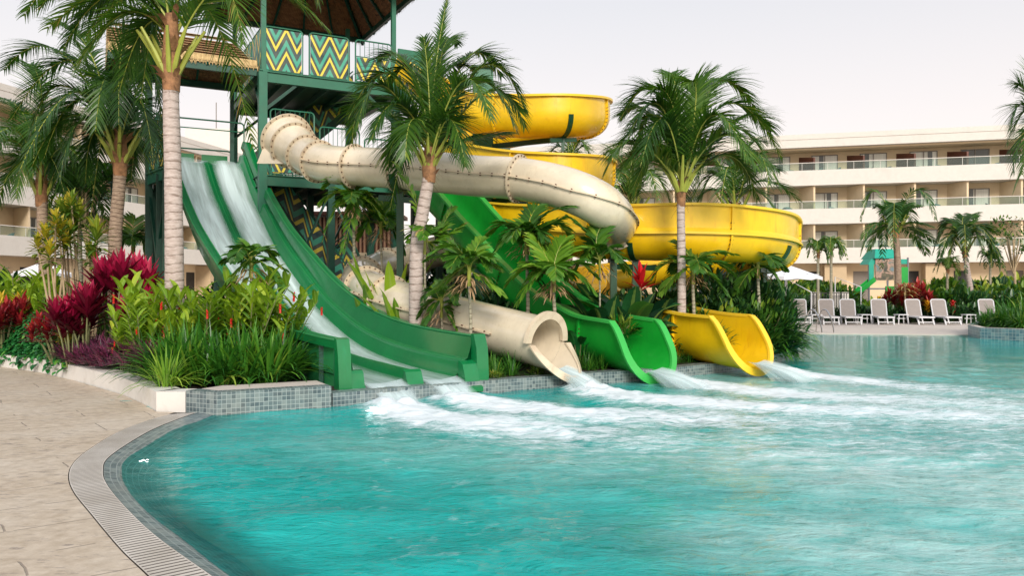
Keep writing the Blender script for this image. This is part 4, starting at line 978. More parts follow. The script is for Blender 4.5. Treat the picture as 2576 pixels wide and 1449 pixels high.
mb.add(vs, [(i * npf + k, i * npf + (k + 1) % npf, (i + 1) * npf + (k + 1) % npf, (i + 1) * npf + k) for i in range(NS2 - 1) for k in range(npf)], puv=pv)
mb.build('slide_bed', M['gslide'], dbl)
# pale lines along the edges, highlights put into their colour
def edge_line(s, h, r, name='edge_highlight', mt='gslide_rim', t0=-.17, t1=1.0):
    pts = []
    for i in range(80):
        t = lerp(t0, t1, i / 79); b = top_c + dd * LEN * t; tg = V(dd.x * LEN * .01, dd.y * LEN * .01, zs(t + .005) - zs(t - .005)).normalized(); up = pp.cross(tg); up = up if up.z > 0 else -up
        pts.append(b + PQ(t) * sx(s, t) + V(0, 0, zs(t) + h * hx(s, h, t)))
    mb = MB(); mb.tube(pts, r, 6); mb.build(name, M[mt], dbl)
edge_line(1.03, .685, .014); edge_line(-1.0, .685, .012); edge_line(.85, .312, .010); edge_line(-.01, .204, .009); edge_line(-1.165, .68, .014); edge_line(1.17, .68, .012)
# end pieces at the pool: tall outer fins, rounded divider noses
zb = zs(1.0); E = top_c + dd * LEN; pp = ppe
def fin(s0, s1, prof, name='end_fin'):
    mb = MB(); n = len(prof); a = [E + dd * x + pp * s0 + V(0, 0, zb + y) for x, y in prof]; b = [E + dd * x + pp * s1 + V(0, 0, zb + y) for x, y in prof]
    mb.add(a + b, [tuple(range(n))[::-1], tuple(range(n, 2 * n))] + [(k, (k + 1) % n, n + (k + 1) % n, n + k) for k in range(n)]); mb.build(name, M['gslide'], dbl, sharp=30)
fin(-1.19, -1.0, [(-.02, -.22), (.16, -.22), (.16, .0), (.12, .45), (.06, .70), (-.02, .72)]); fin(-.999, -.80, [(0, -.15), (.34, -.15), (.34, -.08), (.2, -.05), (.12, .06), (.09, .20), (.05, .24), (0, .25)], 'end_nose')
fin(-.14, .12, [(0, -.14), (.30, -.14), (.30, -.07), (.16, -.03), (.10, .08), (.06, .18), (0, .215)], 'end_nose')
fin(1.0, 1.20, [(-.02, -.22), (.16, -.22), (.17, .1), (.14, .5), (.06, .71), (-.02, .72)]); fin(.76, .999, [(0, -.15), (.34, -.15), (.34, -.08), (.24, -.04), (.2, .12), (.14, .26), (.06, .30), (0, .31)], 'end_nose')
# outer left side panel visible above the planter, with frames
mb = MB()
L0 = LEN * 1.0
for k, (t0, t1) in enumerate(((.86, .925), (.93, .995))):
    a, b = top_c + dd * LEN * t0 + pp * -1.065, top_c + dd * LEN * t1 + pp * -1.065; z0, z1 = zs(t0), zs(t1)
    mb.add([a + V(0, 0, z0 - .32), b + V(0, 0, z1 - .25), b + V(0, 0, z1 + .14), a + V(0, 0, z0 + .14)], [(0, 1, 2, 3)]); mb.add([a + V(0, 0, z0 + .16) - pp * .02, b + V(0, 0, z1 + .16) - pp * .02, b + V(0, 0, z1 + .55) - pp * .02, a + V(0, 0, z0 + .55) - pp * .02], [(0, 1, 2, 3)])
mb.build('side_panel', M['gslide_rim'], dbl, sharp=0)
mb = MB()
for t in (.80, .86, .928, .985): mb = MB(); p = top_c + dd * LEN * t + PQ(t) * -1.1; mb.beam(p + V(0, 0, .1), p + V(0, 0, zs(t) + .6), .07, .05); mb.build('side_strut', M['steel'], dbl, sharp=0)
for t in (.25, .45, .62):
    for s in (-.8, .8): mb = MB(); p = top_c + dd * LEN * t + PQ(t) * s; mb.beam(p + V(0, 0, .1), p + V(0, 0, zs(t) - .1), .12, .12); mb.build('support_post', M['steel'], dbl, sharp=0)

# ---------------------------------------------------------------- running water
def mat_stream(name, dens=.6, lane=True):
    m = NT(name); a = m.attr('puv').outputs['Vector']; s = m.n('SeparateXYZ'); m.l(a, s.inputs[0])
    n = m.noise(m.mapping(a, (5, .5, 1)), 1.6, 5, .6, .5); n2 = m.noise(m.mapping(a, (3, .5, 1)), 1.0, 3, .5)
    al = m.attr('rnd').outputs['Fac']
    f = m.math('ADD', m.math('MULTIPLY', n, .5), m.math('MULTIPLY', n2, .5))
    f = m.ramp(f, [(.30, (.30,) * 3), (.62, (1, 1, 1))])
    f = m.math('MULTIPLY', m.math('MULTIPLY', f, al), dens * 1.35, clamp=True)
    m.set(Base_Color=(.70, .84, .85), Roughness=.6); tr = m.n('BsdfTransparent'); ms = m.n('MixShader')
    m.l(f, ms.inputs[0]); m.l(tr.outputs[0], ms.inputs[1]); m.l(m.b.outputs[0], ms.inputs[2]); m.l(ms.outputs[0], m.out.inputs[0]); return m.mat
M['stream'] = mat_stream('thin_running_water', .8); M['spill'] = mat_stream('spilling_white_water', .80)
def lane(sa, sb, label):
    mb = MB(); vs = []; pv = []; rn = []; ns = 17; NL = 120
    for i in range(NL):
        t = lerp(-.165, 1.0, i / (NL - 1)); b = top_c + dd * LEN * t; z = zs(t)
        fall = math.exp(-max(0, t + .10) * 1.4) * 1.45 + .2 + .2 * max(0, t - .8); bulge = .12 * math.exp(-((t + .12) / .05) ** 2)
        for k in range(ns):
            q = k / (ns - 1); s = lerp(sa, sb + (.16 * (1 - min(1, max(0, t) / .45)) if sb > .5 else 0), q); vs.append(b + PQ(t) * s + V(0, 0, z + .03 + bulge * math.sin(math.pi * q) + .05 * abs(2 * q - 1) ** 5)); pv.append((s, t * LEN, 0)); rn.append(min(1, fall) * min(1, 1.35 * math.sin(math.pi * max(.0, min(1, q))) ** .9) * min(1, max(0, (t + .163 - .02 * mnoise.noise(V(s * 4, 0, 0)))) * 22))
    # over the lip and into the pool
    zE = zs(1.0) + .03
    mb.add(vs, [(i * ns + k, i * ns + k + 1, (i + 1) * ns + k + 1, (i + 1) * ns + k) for i in range(NL - 1) for k in range(ns - 1)], rnd=rn, puv=pv)
    mb.build('water_stream', M['stream'], label=label, cat='running water', group='water running down the double slide')
lane(-.90, -.09, 'white water rushing down the left lane of the wide green slide'); lane(.07, .76, 'white water rushing down the right lane of the wide green slide')
def spill(c, d, sd, w0, w1, reach, drop, label, n=16, z0=0, base=1.0):
    mb = MB(); vs = []; pv = []; rn = []; K = 14
    for lay in range(4):
        b0 = len(vs)
        for i in range(K + 1):
            t = i / K
            for k in range(n + 1):
                q = k / n * 2 - 1; wd = lerp(w0, w1, t); x = reach * t * (1 - .12 * lay); z = -drop * t ** 1.9 - .02 * lay * t
                jit = .05 * t * mnoise.noise(V(q * 6, t * 1.5, lay * 3 + c[0]))
                vs.append(Vector(c) + Vector(d) * (x + jit) + Vector(sd) * (q * wd) + V(0, 0, z + .05 * (q * q) * (1 - t) + jit)); pv.append((q * wd * 1.2 + lay * 3, x * 1.2 + lay, 0)); rn.append(min(1, base * (1 - q * q) ** .8 * (.75 + .4 * t) * (1 - .75 * t ** 5) * (1 if lay == 0 else .8)))
        mb.add(vs[b0:], [(i * (n + 1) + k, i * (n + 1) + k + 1, (i + 1) * (n + 1) + k + 1, (i + 1) * (n + 1) + k) for i in range(K) for k in range(n)], rnd=rn[b0:], puv=pv[b0:])
    return mb.build('waterfall', M['spill'], label=label, cat='falling water', group='water pouring off the slide ends')
zz = zs(1.0) + .03
for s, lb in ((-.50, 'white water falling from the left lane lip of the wide green slide'), (.42, 'white water falling from the right lane lip of the wide green slide')):
    spill(E + pp * s - dd * .02 + V(0, 0, zz), dd, pp, .34, .30, .85, zz + .06, lb)
spill(Vector(fr[-1][0]) - V(0, 0, RT - .06) + fr[-1][1] * .30, fr[-1][1], fr[-1][2], .22, .34, 1.0, .27, 'smooth white water sliding out of the cream tube mouth')
def fl_end(fr_, r): c, t, s, u = fr_[-1]; return c - u * (r - .05), t, s
c, t, s = fl_end(frG, .48); t = V(t.x, t.y, 0).normalized(); spill(c + t * .5 - V(0, 0, .0), t, s, .26, .36, 1.15, c.z + .02, 'white water leaving the bright green slide exit')
c, t, s = fl_end(frY, .48); t = V(t.x, t.y, 0).normalized(); spill(c + t * .6, t, s, .26, .36, 1.2, c.z + .02, 'white water leaving the yellow slide exit at the right')
# ================================================================ palms and plants
def mat_trunk(name, a, b, ringd=(.10, .07, .05), freq=9):
    m = NT(name); pu = m.attr('puv').outputs['Vector']; s = m.n('SeparateXYZ'); m.l(pu, s.inputs[0]); co = m.coord()
    wob = m.math('MULTIPLY', m.noise(co, 3, 3), .12)
    f = m.math('FRACT', m.math('MULTIPLY', m.math('ADD', s.outputs[1], wob), freq))
    line = m.ramp(f, [(0, (1, 1, 1)), (.10, (.6, .6, .6)), (.22, (0, 0, 0)), (.9, (0, 0, 0)), (1, (.8, .8, .8))])
    n = m.noise(m.mapping(co, (3, 3, 12)), 3, 5, .65); col = m.ramp(n, [(.3, a), (.7, b)])
    sp = m.ramp(m.noise(co, 14, 4, .7), [(.62, (0, 0, 0)), (.72, (1, 1, 1))])
    col = m.mix(m.math('MULTIPLY', sp, .45), col, ringd); brk = m.ramp(m.noise(m.mapping(co, (2, 2, 6)), 4, 3), [(.40, (0, 0, 0)), (.55, (1, 1, 1))])
    col = m.mix(m.math('MULTIPLY', m.math('MULTIPLY', line, brk), .75), col, ringd)
    m.set(Base_Color=col, Roughness=.85); m.bump(m.math('ADD', m.math('MULTIPLY', line, -.6), m.math('MULTIPLY', n, .5)), .8, .02); return m.mat
M['trunk_w'] = mat_trunk('pale_ringed_palm_bark', (.36, .28, .24), (.60, .51, .47), (.16, .10, .07), 7)
M['trunk_b'] = mat_trunk('brown_ringed_palm_bark', (.20, .13, .09), (.44, .33, .24), (.07, .04, .025), 11)
M['trunk_s'] = mat_trunk('thin_grey_green_bark', (.26, .24, .16), (.44, .40, .30), (.12, .08, .05), 12)
M['fibre'] = pmat('palm_fibre', (.30, .15, .07), .9, .5, 9, .6, 30, dirt=(.07, .03, .02), dirtamt=.7, dscale=6)
M['petiole'] = pmat('yellow_green_petiole', (.30, .33, .05), .5, .3, 3)
M['frond'] = leafmat('coconut_leaflets', [(0, (.013, .042, .010)), (.35, (.032, .10, .014)), (.65, (.085, .185, .018)), (.88, (.21, .29, .03)), (1, (.38, .26, .08))], .38, .32)
M['frond_l'] = leafmat('fresh_palm_leaflets', [(0, (.018, .07, .012)), (.5, (.055, .16, .018)), (.85, (.15, .29, .03)), (1, (.32, .26, .08))], .42, .3)
M['adonidia'] = leafmat('young_palm_leaflets', [(0, (.014, .060, .010)), (.4, (.045, .15, .014)), (.75, (.15, .31, .022)), (.9, (.30, .40, .04)), (1, (.40, .25, .12))], .42, .25)
M['strap'] = leafmat('strap_leaf', [(0, (.010, .06, .010)), (.5, (.038, .16, .016)), (.85, (.11, .28, .024)), (1, (.28, .38, .05))], .35, .2)
M['strap_l'] = leafmat('light_strap_leaf', [(0, (.05, .15, .015)), (.5, (.17, .34, .03)), (.9, (.38, .50, .07)), (1, (.55, .38, .10))], .4, .3)
M['ginger'] = leafmat('ginger_leaf', [(0, (.025, .09, .010)), (.4, (.10, .23, .016)), (.8, (.27, .41, .022)), (1, (.46, .52, .05))], .35, .28, .5)
M['ti'] = leafmat('magenta_ti_leaf', [(0, (.035, .003, .008)), (.4, (.17, .005, .028)), (.72, (.46, .012, .075)), (1, (.68, .07, .15))], .35, .3)
M['red'] = leafmat('deep_red_leaf', [(0, (.05, .005, .01)), (.6, (.22, .012, .02)), (1, (.5, .04, .03))], .4, .25)
M['rhoeo'] = leafmat('purple_green_leaf', [(0, (.014, .03, .016)), (.35, (.05, .025, .04)), (.6, (.17, .03, .09)), (.85, (.30, .06, .13)), (1, (.34, .24, .14))], .4, .15)
M['vine'] = leafmat('glossy_vine_leaf', [(0, (.006, .045, .012)), (.5, (.015, .13, .03)), (.9, (.05, .24, .05)), (1, (.12, .3, .04))], .3, .15)
M['croton'] = leafmat('yellow_croton_leaf', [(0, (.02, .07, .01)), (.4, (.09, .17, .015)), (.65, (.45, .36, .02)), (1, (.68, .42, .03))], .35, .2, .5)
M['croton_g'] = leafmat('green_croton_leaf', [(0, (.014, .06, .01)), (.5, (.06, .15, .015)), (.8, (.20, .26, .02)), (1, (.42, .33, .03))], .35, .2, .5)
M['dark_leaf'] = leafmat('dark_broad_leaf', [(0, (.004, .030, .012)), (.5, (.010, .060, .020)), (.9, (.024, .11, .03)), (1, (.08, .20, .04))], .35, .12, .35)
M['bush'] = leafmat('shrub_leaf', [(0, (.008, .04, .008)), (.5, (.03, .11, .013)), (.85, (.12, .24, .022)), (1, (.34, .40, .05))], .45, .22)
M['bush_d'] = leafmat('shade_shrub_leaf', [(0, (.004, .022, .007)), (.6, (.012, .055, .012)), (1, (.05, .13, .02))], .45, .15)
M['flower'] = pmat('red_ginger_flower', (.55, .02, .012), .45, .4, 20)
M['stem'] = pmat('plant_stem', (.16, .17, .07), .7, .3)
M['stem_b'] = pmat('pale_bare_stem', (.40, .30, .18), .8, .3)
rU = random.uniform

def frond_mesh(mb, p0, pk, tip, n=46, ll=.62, lw=.04, rb=.5, droop=1.0, hang=.22, seed=0, rr=.022, m_r=1, gap=.10, segs=3):
    rnd = random.Random(seed); p0, pk, tip = Vector(p0), Vector(pk), Vector(tip); p1 = pk * 2 - (p0 + tip) * .5
    B = lambda t: p0 * (1 - t) ** 2 + p1 * 2 * t * (1 - t) + tip * t * t
    D = lambda t: ((p1 - p0) * (1 - t) + (tip - p1) * t).normalized()
    mb.tube([B(k / 12) for k in range(13)], [rr * (1 - .8 * k / 12) for k in range(13)], 5, m=m_r, cap=False)
    chord = (tip - p0); hz = V(chord.x, chord.y, 0)
    if hz.length < .05: hz = V(1, 0, 0)
    sd0 = D(.5).cross(V(0, 0, 1))
    if sd0.length < .1: sd0 = V(0, 1, 0)
    sd0.normalize()
    tone = rnd.uniform(-.16, .16)
    for k in range(n):
        t = gap + (1 - gap) * (k + rnd.random() * .6) / n; p = B(t); d = D(t)
        sd = (sd0 - d * sd0.dot(d)).normalized(); up = sd.cross(d); up = up if up.z >= 0 or abs(up.z) < .05 else -up
        l = ll * (math.sin(math.pi * min(1, .12 + .86 * t)) ** .55) * rnd.uniform(.85, 1.1)
        for sg in (1, -1):
            if rnd.random() < .03: continue
            dr = (sd * sg * (1 - .3 * t) + d * (.55 + .55 * t) + up * (.22 - hang) + V(rnd.uniform(-.1, .1), rnd.uniform(-.1, .1), rnd.uniform(-.12, .06))).normalized()
            r_ = min(1, max(0, rb + tone + rnd.uniform(-.14, .14) + (.35 if rnd.random() < .03 else 0)))
            mb.leaf(p, dr, l, lw, droop * rnd.uniform(.7, 1.3), segs, 'lin' if lw < .05 else 'lance', r_, 0, up=up, twist=rnd.uniform(-.6, .6))
def trunk_mesh(mb, pts, r0, r1, base=1.35, n=14):
    c = cr([tuple(p) for p in pts], 14); N = len(c); L = sum((Vector(c[i + 1]) - Vector(c[i])).length for i in range(N - 1)); out = []; rr = []; s = 0; K = int(L / .045)
    arr, LL = resample([tuple(p) for p in pts], K)
    for i in range(K):
        t = i / K; r = lerp(r0, r1, t) * (1 + (base - 1) * math.exp(-t * 14)); r *= 1 + .035 * (1 - ((i * .045 * 7) % 1)) + .02 * mnoise.noise(V(t * 20, r0 * 9, 0)); rr.append(r); out.append(Vector(arr[i]))
    mb.tube(out, rr, n)
def boot(mb, c, r, h, seed=0, n=14):
    rnd = random.Random(seed)
    mb.tube([c + V(0, 0, -.1), c + V(0, 0, h * .3), c + V(0, 0, h)], [r * 1.08, r * 1.25, r * .8], 12)
    for k in range(n):
        a = rnd.uniform(0, 6.28); z = rnd.uniform(0, h * .9); q = c + V(math.cos(a) * r, math.sin(a) * r, z)
        mb.leaf(q, V(math.cos(a), math.sin(a), 1.3), rnd.uniform(.25, .5) * (r / .14), .12 * (r / .14), rnd.uniform(.8, 3), 3, 'lance', .5, 0)
    for k in range(n * 2):
        a = rnd.uniform(0, 6.28); z = rnd.uniform(-.15, h * .6); q = c + V(math.cos(a) * r, math.sin(a) * r, z); mb.leaf(q, V(math.cos(a), math.sin(a), rnd.uniform(-.8, .4)), rnd.uniform(.1, .3), .012, 1.5, 2, 'lin', .5, 0)
def palm(name, label, base, Z, trunkpts, rad, crown, fronds, ll=.62, n=46, mt='frond', tm='trunk_w', extra=8, seed=1, px=None, petn=6, flen=None, boot_h=.7, lw=.042, crown_dz=0, group=None, hang=.16):
    """trunkpts: (u,v) pixels turned into a real trunk at depth Z; fronds: (peak uv, tip uv, depth of tip)"""
    n = int(n * 1.3); ll *= 1.12; rnd = random.Random(seed); tp = [P(u, v, Z) for u, v in trunkpts]; tp = [V(tp[0].x, Z, base)] + tp
    root = thing(name, label, 'palm tree', (tp[0].x, Z, base), group)
    mb = MB(); trunk_mesh(mb, tp, rad[0], rad[1]); mb.build('trunk', M[tm], root)
    c = P(crown[0], crown[1], Z); mb = MB(); boot(mb, tp[-1] - V(0, 0, .1), rad[1], boot_h, seed)
    mb.build('leaf_sheath', M['fibre'], root)
    mb = MB(); pe = MB()
    for i, f in enumerate(fronds):
        pk, tip, dz = f[0], f[1], f[2]; st = c + V(rnd.uniform(-.06, .06), rnd.uniform(-.06, .06), rnd.uniform(-.25, .12))
        k = P(pk[0], pk[1], Z + dz * .5); t = P(tip[0], tip[1], Z + dz)
        frond_mesh(mb, st, k, t, n, ll * (f[3] if len(f) > 3 else 1), lw, .45, seed=seed * 50 + i, hang=hang)
    sc = px or 1.0
    for i in range(extra):      # fronds pointing towards and away from the pool
        a = rnd.uniform(0, 6.28) if i > 3 else (1.2 + i * 1.4); L = sc * rnd.uniform(1.5, 2.1); el = rnd.uniform(.1, 1.2)
        h = V(math.cos(a) * .6, math.sin(a), 0) * L; t = c + h * math.cos(el * .7) + V(0, 0, L * (math.sin(el) - .75)); k = c + h * .42 + V(0, 0, L * (.22 + .35 * el))
        frond_mesh(mb, c + V(0, 0, -.1), k, t, int(n * .8), ll * .9, lw, .38, seed=seed * 90 + i, hang=hang)
    mb.build('crown', [M[mt], M['petiole']], root, sharp=0)
    for i in range(petn):
        a = i * 2.4 + seed; d_ = V(math.cos(a) * .55, math.sin(a) * .3, 1); b0 = tp[-1] + V(math.cos(a) * rad[1] * .9, math.sin(a) * rad[1] * .9, .1); pe.tube([b0, b0 + d_ * .25 * sc, b0 + d_ * .55 * sc + V(d_.x * .1, 0, 0)], [.035 * sc, .03 * sc, .018 * sc], 6)
    pe.build('petioles', M['petiole'], root)
    return root
palm('coconut_palm', 'coconut palm with thick pale trunk, nearest on the left, crown cut by the photo', .2, 13.5, [(439, 740), (437, 560), (434, 400), (430, 260), (431, 200)], (.165, .125), (436, 95),
     [((600, -60), (825, 75), .3), ((550, -30), (612, 110), -.6), ((330, -40), (120, 70), .5), ((320, 30), (190, 175), -.5), ((370, 60), (300, 230), .2), ((700, -130), (800, 10), 1.2), ((250, -110), (60, 40), 1.3), ((480, -150), (540, -260), 0), ((380, -150), (300, -250), 1), ((350, -20), (215, 90), 1.5), ((300, -20), (160, 120), .1), ((270, -90), (100, 20), -.4)],
     ll=.72, n=60, seed=3, px=1.3, extra=2, petn=9, boot_h=1.2)
palm('coconut_palm', 'coconut palm with brown ringed trunk, second from the left beside the hotel wing', .2, 17.5, [(289, 640), (292, 560), (299, 480), (302, 420)], (.155, .125), (298, 372),
     [((190, 150), (28, 300), .4), ((160, 215), (75, 345), -.7), ((220, 120), (130, 60), .8), ((300, 170), (330, 60), .3), ((375, 180), (405, 330), 0), ((345, 250), (385, 400), -.7), ((180, 290), (80, 420), .4), ((210, 300), (150, 450), -.8), ((240, 220), (200, 120), -.3), ((350, 140), (420, 240), 1.0), ((240, 330), (215, 460), .3), ((335, 330), (330, 450), .5), ((150, 130), (10, 175), 1.2), ((270, 200), (240, 330), -1.2), ((200, 250), (110, 400), .1)],
     ll=.78, n=56, seed=5, px=1.4, tm='trunk_b', extra=4, petn=8, boot_h=1.0)
palm('coconut_palm', 'coconut palm with short orange-brown trunk top, leftmost in front of the hotel wing', .2, 20, [(112, 640), (108, 580), (106, 520), (104, 500)], (.15, .12), (103, 452),
     [((50, 320), (-50, 410), .3), ((110, 270), (190, 340), .2), ((165, 370), (240, 480), -.5), ((50, 400), (-10, 520), .5), ((130, 330), (200, 460), .6), ((60, 290), (-20, 250), .5), ((105, 240), (70, 160), .4), ((70, 380), (40, 500), -.7), ((150, 260), (230, 250), .9), ((20, 350), (-90, 480), 1.0), ((130, 400), (170, 520), -.3)],
     ll=.8, n=46, seed=8, px=1.4, tm='trunk_b', extra=6, boot_h=1.0)
palm('coconut_palm', 'coconut palm with leaning pale trunk in the middle, in front of the cream tube', .15, 14.6, [(1047, 640), (1062, 540), (1074, 470), (1079, 432)], (.135, .105), (1084, 385),
     [((1095, 180), (1124, 0), .3, .6), ((1078, 220), (1066, 95), -.2, .7), ((1105, 200), (1190, 170), .5), ((985, 185), (875, 300), .4), ((965, 215), (900, 320), -.8), ((1000, 260), (935, 350), -.9), ((1215, 165), (1325, 285), .4), ((1190, 205), (1300, 330), -.5), ((1160, 205), (1235, 300), -1.2), ((1180, 350), (1280, 335), .3), ((1010, 330), (975, 425), .5), ((1130, 300), (1170, 420), -.6), ((1040, 300), (1020, 400), -1.0), ((1110, 140), (1150, 110), .9, .7), ((1040, 180), (975, 215), .2), ((1230, 230), (1320, 320), .9), ((940, 260), (885, 360), .8), ((1030, 170), (950, 150), 1.0), ((1170, 150), (1260, 190), 1.1)],
     ll=.62, n=56, seed=11, px=1.05, extra=2, petn=8, boot_h=.55)
palm('coconut_palm', 'full coconut palm with slim ringed trunk in front of the big yellow bend', .15, 16.0, [(1714, 690), (1713, 600), (1712, 530), (1713, 495)], (.088, .076), (1716, 462),
     [((1738, 270), (1790, 175), .3, .8), ((1650, 235), (1560, 300), .5), ((1660, 265), (1580, 345), -.5), ((1620, 325), (1518, 440), 0), ((1640, 290), (1560, 290), 1), ((1795, 215), (1905, 285), .4), ((1830, 260), (1965, 395), .2), ((1840, 320), (1960, 470), -.6), ((1850, 300), (1940, 330), 1.0), ((1790, 290), (1880, 400), -1.2), ((1670, 300), (1610, 420), -1.0), ((1750, 250), (1730, 215), -.6, .8), ((1690, 260), (1640, 230), -.4), ((1820, 340), (1900, 420), -1.0), ((1610, 360), (1535, 400), -.7), ((1660, 370), (1590, 480), .6), ((1700, 230), (1680, 190), .9, .7), ((1830, 390), (1905, 500), .3), ((1770, 250), (1820, 200), 1.3), ((1640, 380), (1560, 430), -.4)],
     ll=.70, n=58, seed=13, px=1.25, extra=2, petn=8, boot_h=.5)
palm('coconut_palm', 'darker coconut palm behind the full one, low fronds reaching towards the white hotel', .15, 24, [(1850, 700), (1850, 610), (1850, 560)], (.13, .11), (1850, 520),
     [((1920, 455), (2010, 505), .2), ((1900, 480), (1960, 550), -.6), ((1800, 440), (1760, 520), .3), ((1850, 420), (1880, 400), .5), ((1780, 480), (1740, 560), .4), ((1900, 420), (1960, 430), .8), ((1870, 380), (1930, 360), .4), ((1790, 400), (1720, 400), .6)],
     ll=.8, n=44, seed=17, px=1.5, extra=5, tm='trunk_b')
palm('coconut_palm', 'small dark coconut palm half hidden behind the cream and yellow bends', .15, 26, [(1592, 640), (1592, 560)], (.13, .11), (1590, 520),
     [((1540, 440), (1490, 500), .3), ((1590, 400), (1620, 380), .3), ((1640, 440), (1690, 520), 0), ((1560, 400), (1520, 390), .5), ((1640, 400), (1700, 430), .6), ((1560, 470), (1520, 540), -.4)], ll=.8, n=40, seed=19, px=1.3, extra=4, tm='trunk_b')
palm('coconut_palm', 'distant palm tuft peeping over the middle yellow loop', .15, 30, [(1432, 600), (1432, 470)], (.13, .11), (1432, 440),
     [((1410, 370), (1375, 400), .3), ((1440, 345), (1450, 350), .3), ((1460, 370), (1490, 410), 0), ((1425, 350), (1400, 355), .5), ((1450, 360), (1475, 375), -.5)], ll=.8, n=30, seed=23, px=1.2, extra=2, tm='trunk_b')
palm('coconut_palm', 'palm cut by the right edge of the photo in front of the top balconies', .3, 25, [(2670, 640), (2660, 500), (2650, 400)], (.14, .12), (2650, 352),
     [((2575, 262), (2540, 330), .2), ((2580, 330), (2545, 440), .2), ((2585, 240), (2560, 215), .3), ((2650, 240), (2700, 300), 0), ((2600, 300), (2570, 440), -.6), ((2600, 370), (2550, 480), .5), ((2600, 220), (2600, 180), .5)], ll=.8, n=44, seed=29, px=1.3, extra=4)
palm('coconut_palm', 'fresh green coconut palm beside the playground on the far terrace', 0, 42, [(2258, 690), (2256, 640), (2252, 590)], (.20, .15), (2251, 570),
     [((2195, 585), (2165, 640), .5), ((2210, 560), (2170, 600), -.7), ((2225, 530), (2205, 520), .5), ((2250, 530), (2250, 520), .3), ((2275, 530), (2310, 520), .3), ((2300, 575), (2350, 610), .3), ((2290, 560), (2345, 570), -.9), ((2240, 525), (2220, 535), -.8), ((2265, 520), (2285, 530), .9), ((2210, 580), (2185, 630), 1.2), ((2300, 590), (2330, 640), 1)], ll=.75, n=34, seed=31, px=1.7, mt='frond_l', tm='trunk_b', extra=6, boot_h=1.0, lw=.06)
palm('coconut_palm', 'slender pale-trunked palm with drooping fronds above the far loungers', 0, 41, [(2440, 730), (2436, 700), (2427, 640)], (.16, .11), (2424, 612),
     [((2380, 575), (2345, 640), .5), ((2390, 590), (2360, 660), -.7), ((2420, 560), (2425, 545), .4), ((2465, 565), (2500, 620), .3), ((2480, 600), (2508, 670), .3), ((2400, 560), (2370, 570), .9), ((2450, 580), (2475, 640), -.8), ((2400, 600), (2385, 670), .5), ((2440, 545), (2450, 550), 1), ((2470, 570), (2510, 590), 1)], ll=.55, n=34, seed=37, px=1.4, mt='frond', tm='trunk_w', extra=5, boot_h=.5, lw=.06)
for k, (u, v0, v1, z, lb) in enumerate(((2090, 700, 628, 38, 'little fan palm left of the playground against the white band'), (2057, 690, 640, 38, 'thin young palm next to the small fan palm by the umbrella'), (2382, 720, 680, 44, 'young palm with bare pale stem between the two far palms'), (2490, 720, 660, 44, 'young palm with bent stem right of the drooping palm'))):
    palm('small_palm', lb, 0, z, [(u, v0), (u, (v0 + v1) / 2), (u + 1, v1)], (.07, .06), (u + 1, v1 - 8), [((u - 14, v1 - 22), (u - 26, v1 + 8), .3), ((u + 16, v1 - 20), (u + 32, v1 + 14), .3), ((u + 4, v1 - 24), (u + 10, v1 - 28), .2), ((u - 8, v1 - 24), (u - 14, v1 - 24), .5), ((u + 18, v1 - 6), (u + 24, v1 + 24), -.3)], ll=.36, n=20, seed=41 + k, px=.55, extra=4, boot_h=.2, lw=.05, tm='trunk_s', petn=3)

# young feather palms with broad leaflets (thin ringed stems)
def young_palm(label, u, Z, vb, vt, fr_, seed, rad=.035, ll=.42, tm='trunk_s', base=.15, mt='adonidia', n=17, lw=.075, dead=2):
    rnd = random.Random(seed); b = V(X(u[0], Z), Z, base); t = P(u[1], vt, Z); root = thing('young_palm', label, 'small palm', tuple(b))
    mb = MB(); mid = (b + t) / 2 + V(.03, 0, 0); trunk_mesh(mb, [b, mid, t], rad, rad * .8, 1.2, 10); mb.build('trunk', M[tm], root)
    mb = MB(); L0 = .22; mb.tube([t, t + V(0, 0, L0), t + V(0, 0, L0 * 2.2)], [rad * 1.1, rad * 1.2, rad * .5], 8, m=1)
    for i, (pk, tip, dz) in enumerate(fr_):
        s = t + V(0, 0, L0 * rnd.uniform(.6, 1.8)); frond_mesh(mb, s, P(pk[0], pk[1], Z + dz * .5), P(tip[0], tip[1], Z + dz), n, ll, lw, .55, 0.9, .15, seed * 31 + i, .012, 1, .16)
    for i in range(3):
        a = seed + i * 2.1; h = V(math.cos(a) * .5, math.sin(a), 0) * .55; frond_mesh(mb, t + V(0, 0, L0), t + h * .6 + V(0, 0, .5), t + h * 1.3 + V(0, 0, .25), n, ll * .9, lw, .4, .9, .15, seed * 37 + i, .012, 1, .16)
    mb.build('crown', [M[mt], M['petiole']], root, sharp=0)
    if dead:
        mb = MB()
        for i in range(dead * 26):
            a = rnd.uniform(0, 6.28); s = t + V(math.cos(a) * .1, math.sin(a) * .1, rnd.uniform(-.05, .2)); mb.leaf(s, V(math.cos(a), math.sin(a), rnd.uniform(-.4, .3)), rnd.uniform(.2, .45), .03, 2, 3, 'lance', 1.0, 0)
        mb.build('withered_leaves', leafmat('withered_leaf_' + str(seed), [(0, (.20, .13, .06)), (1, (.42, .27, .15))], .8, .2), root, sharp=0)
    return root
young_palm('young palm on a thin stem before the tower underside', (886, 889), 17.6, 770, 545, [((855, 480), (800, 520), .1), ((860, 455), (815, 470), .2), ((850, 520), (810, 610), -.2), ((905, 480), (960, 520), .1), ((920, 500), (970, 560), -.2), ((900, 465), (935, 470), .3), ((890, 520), (860, 640), -.3), ((900, 510), (930, 590), .3), ((930, 510), (990, 575), .3)], 51, .038, .40)
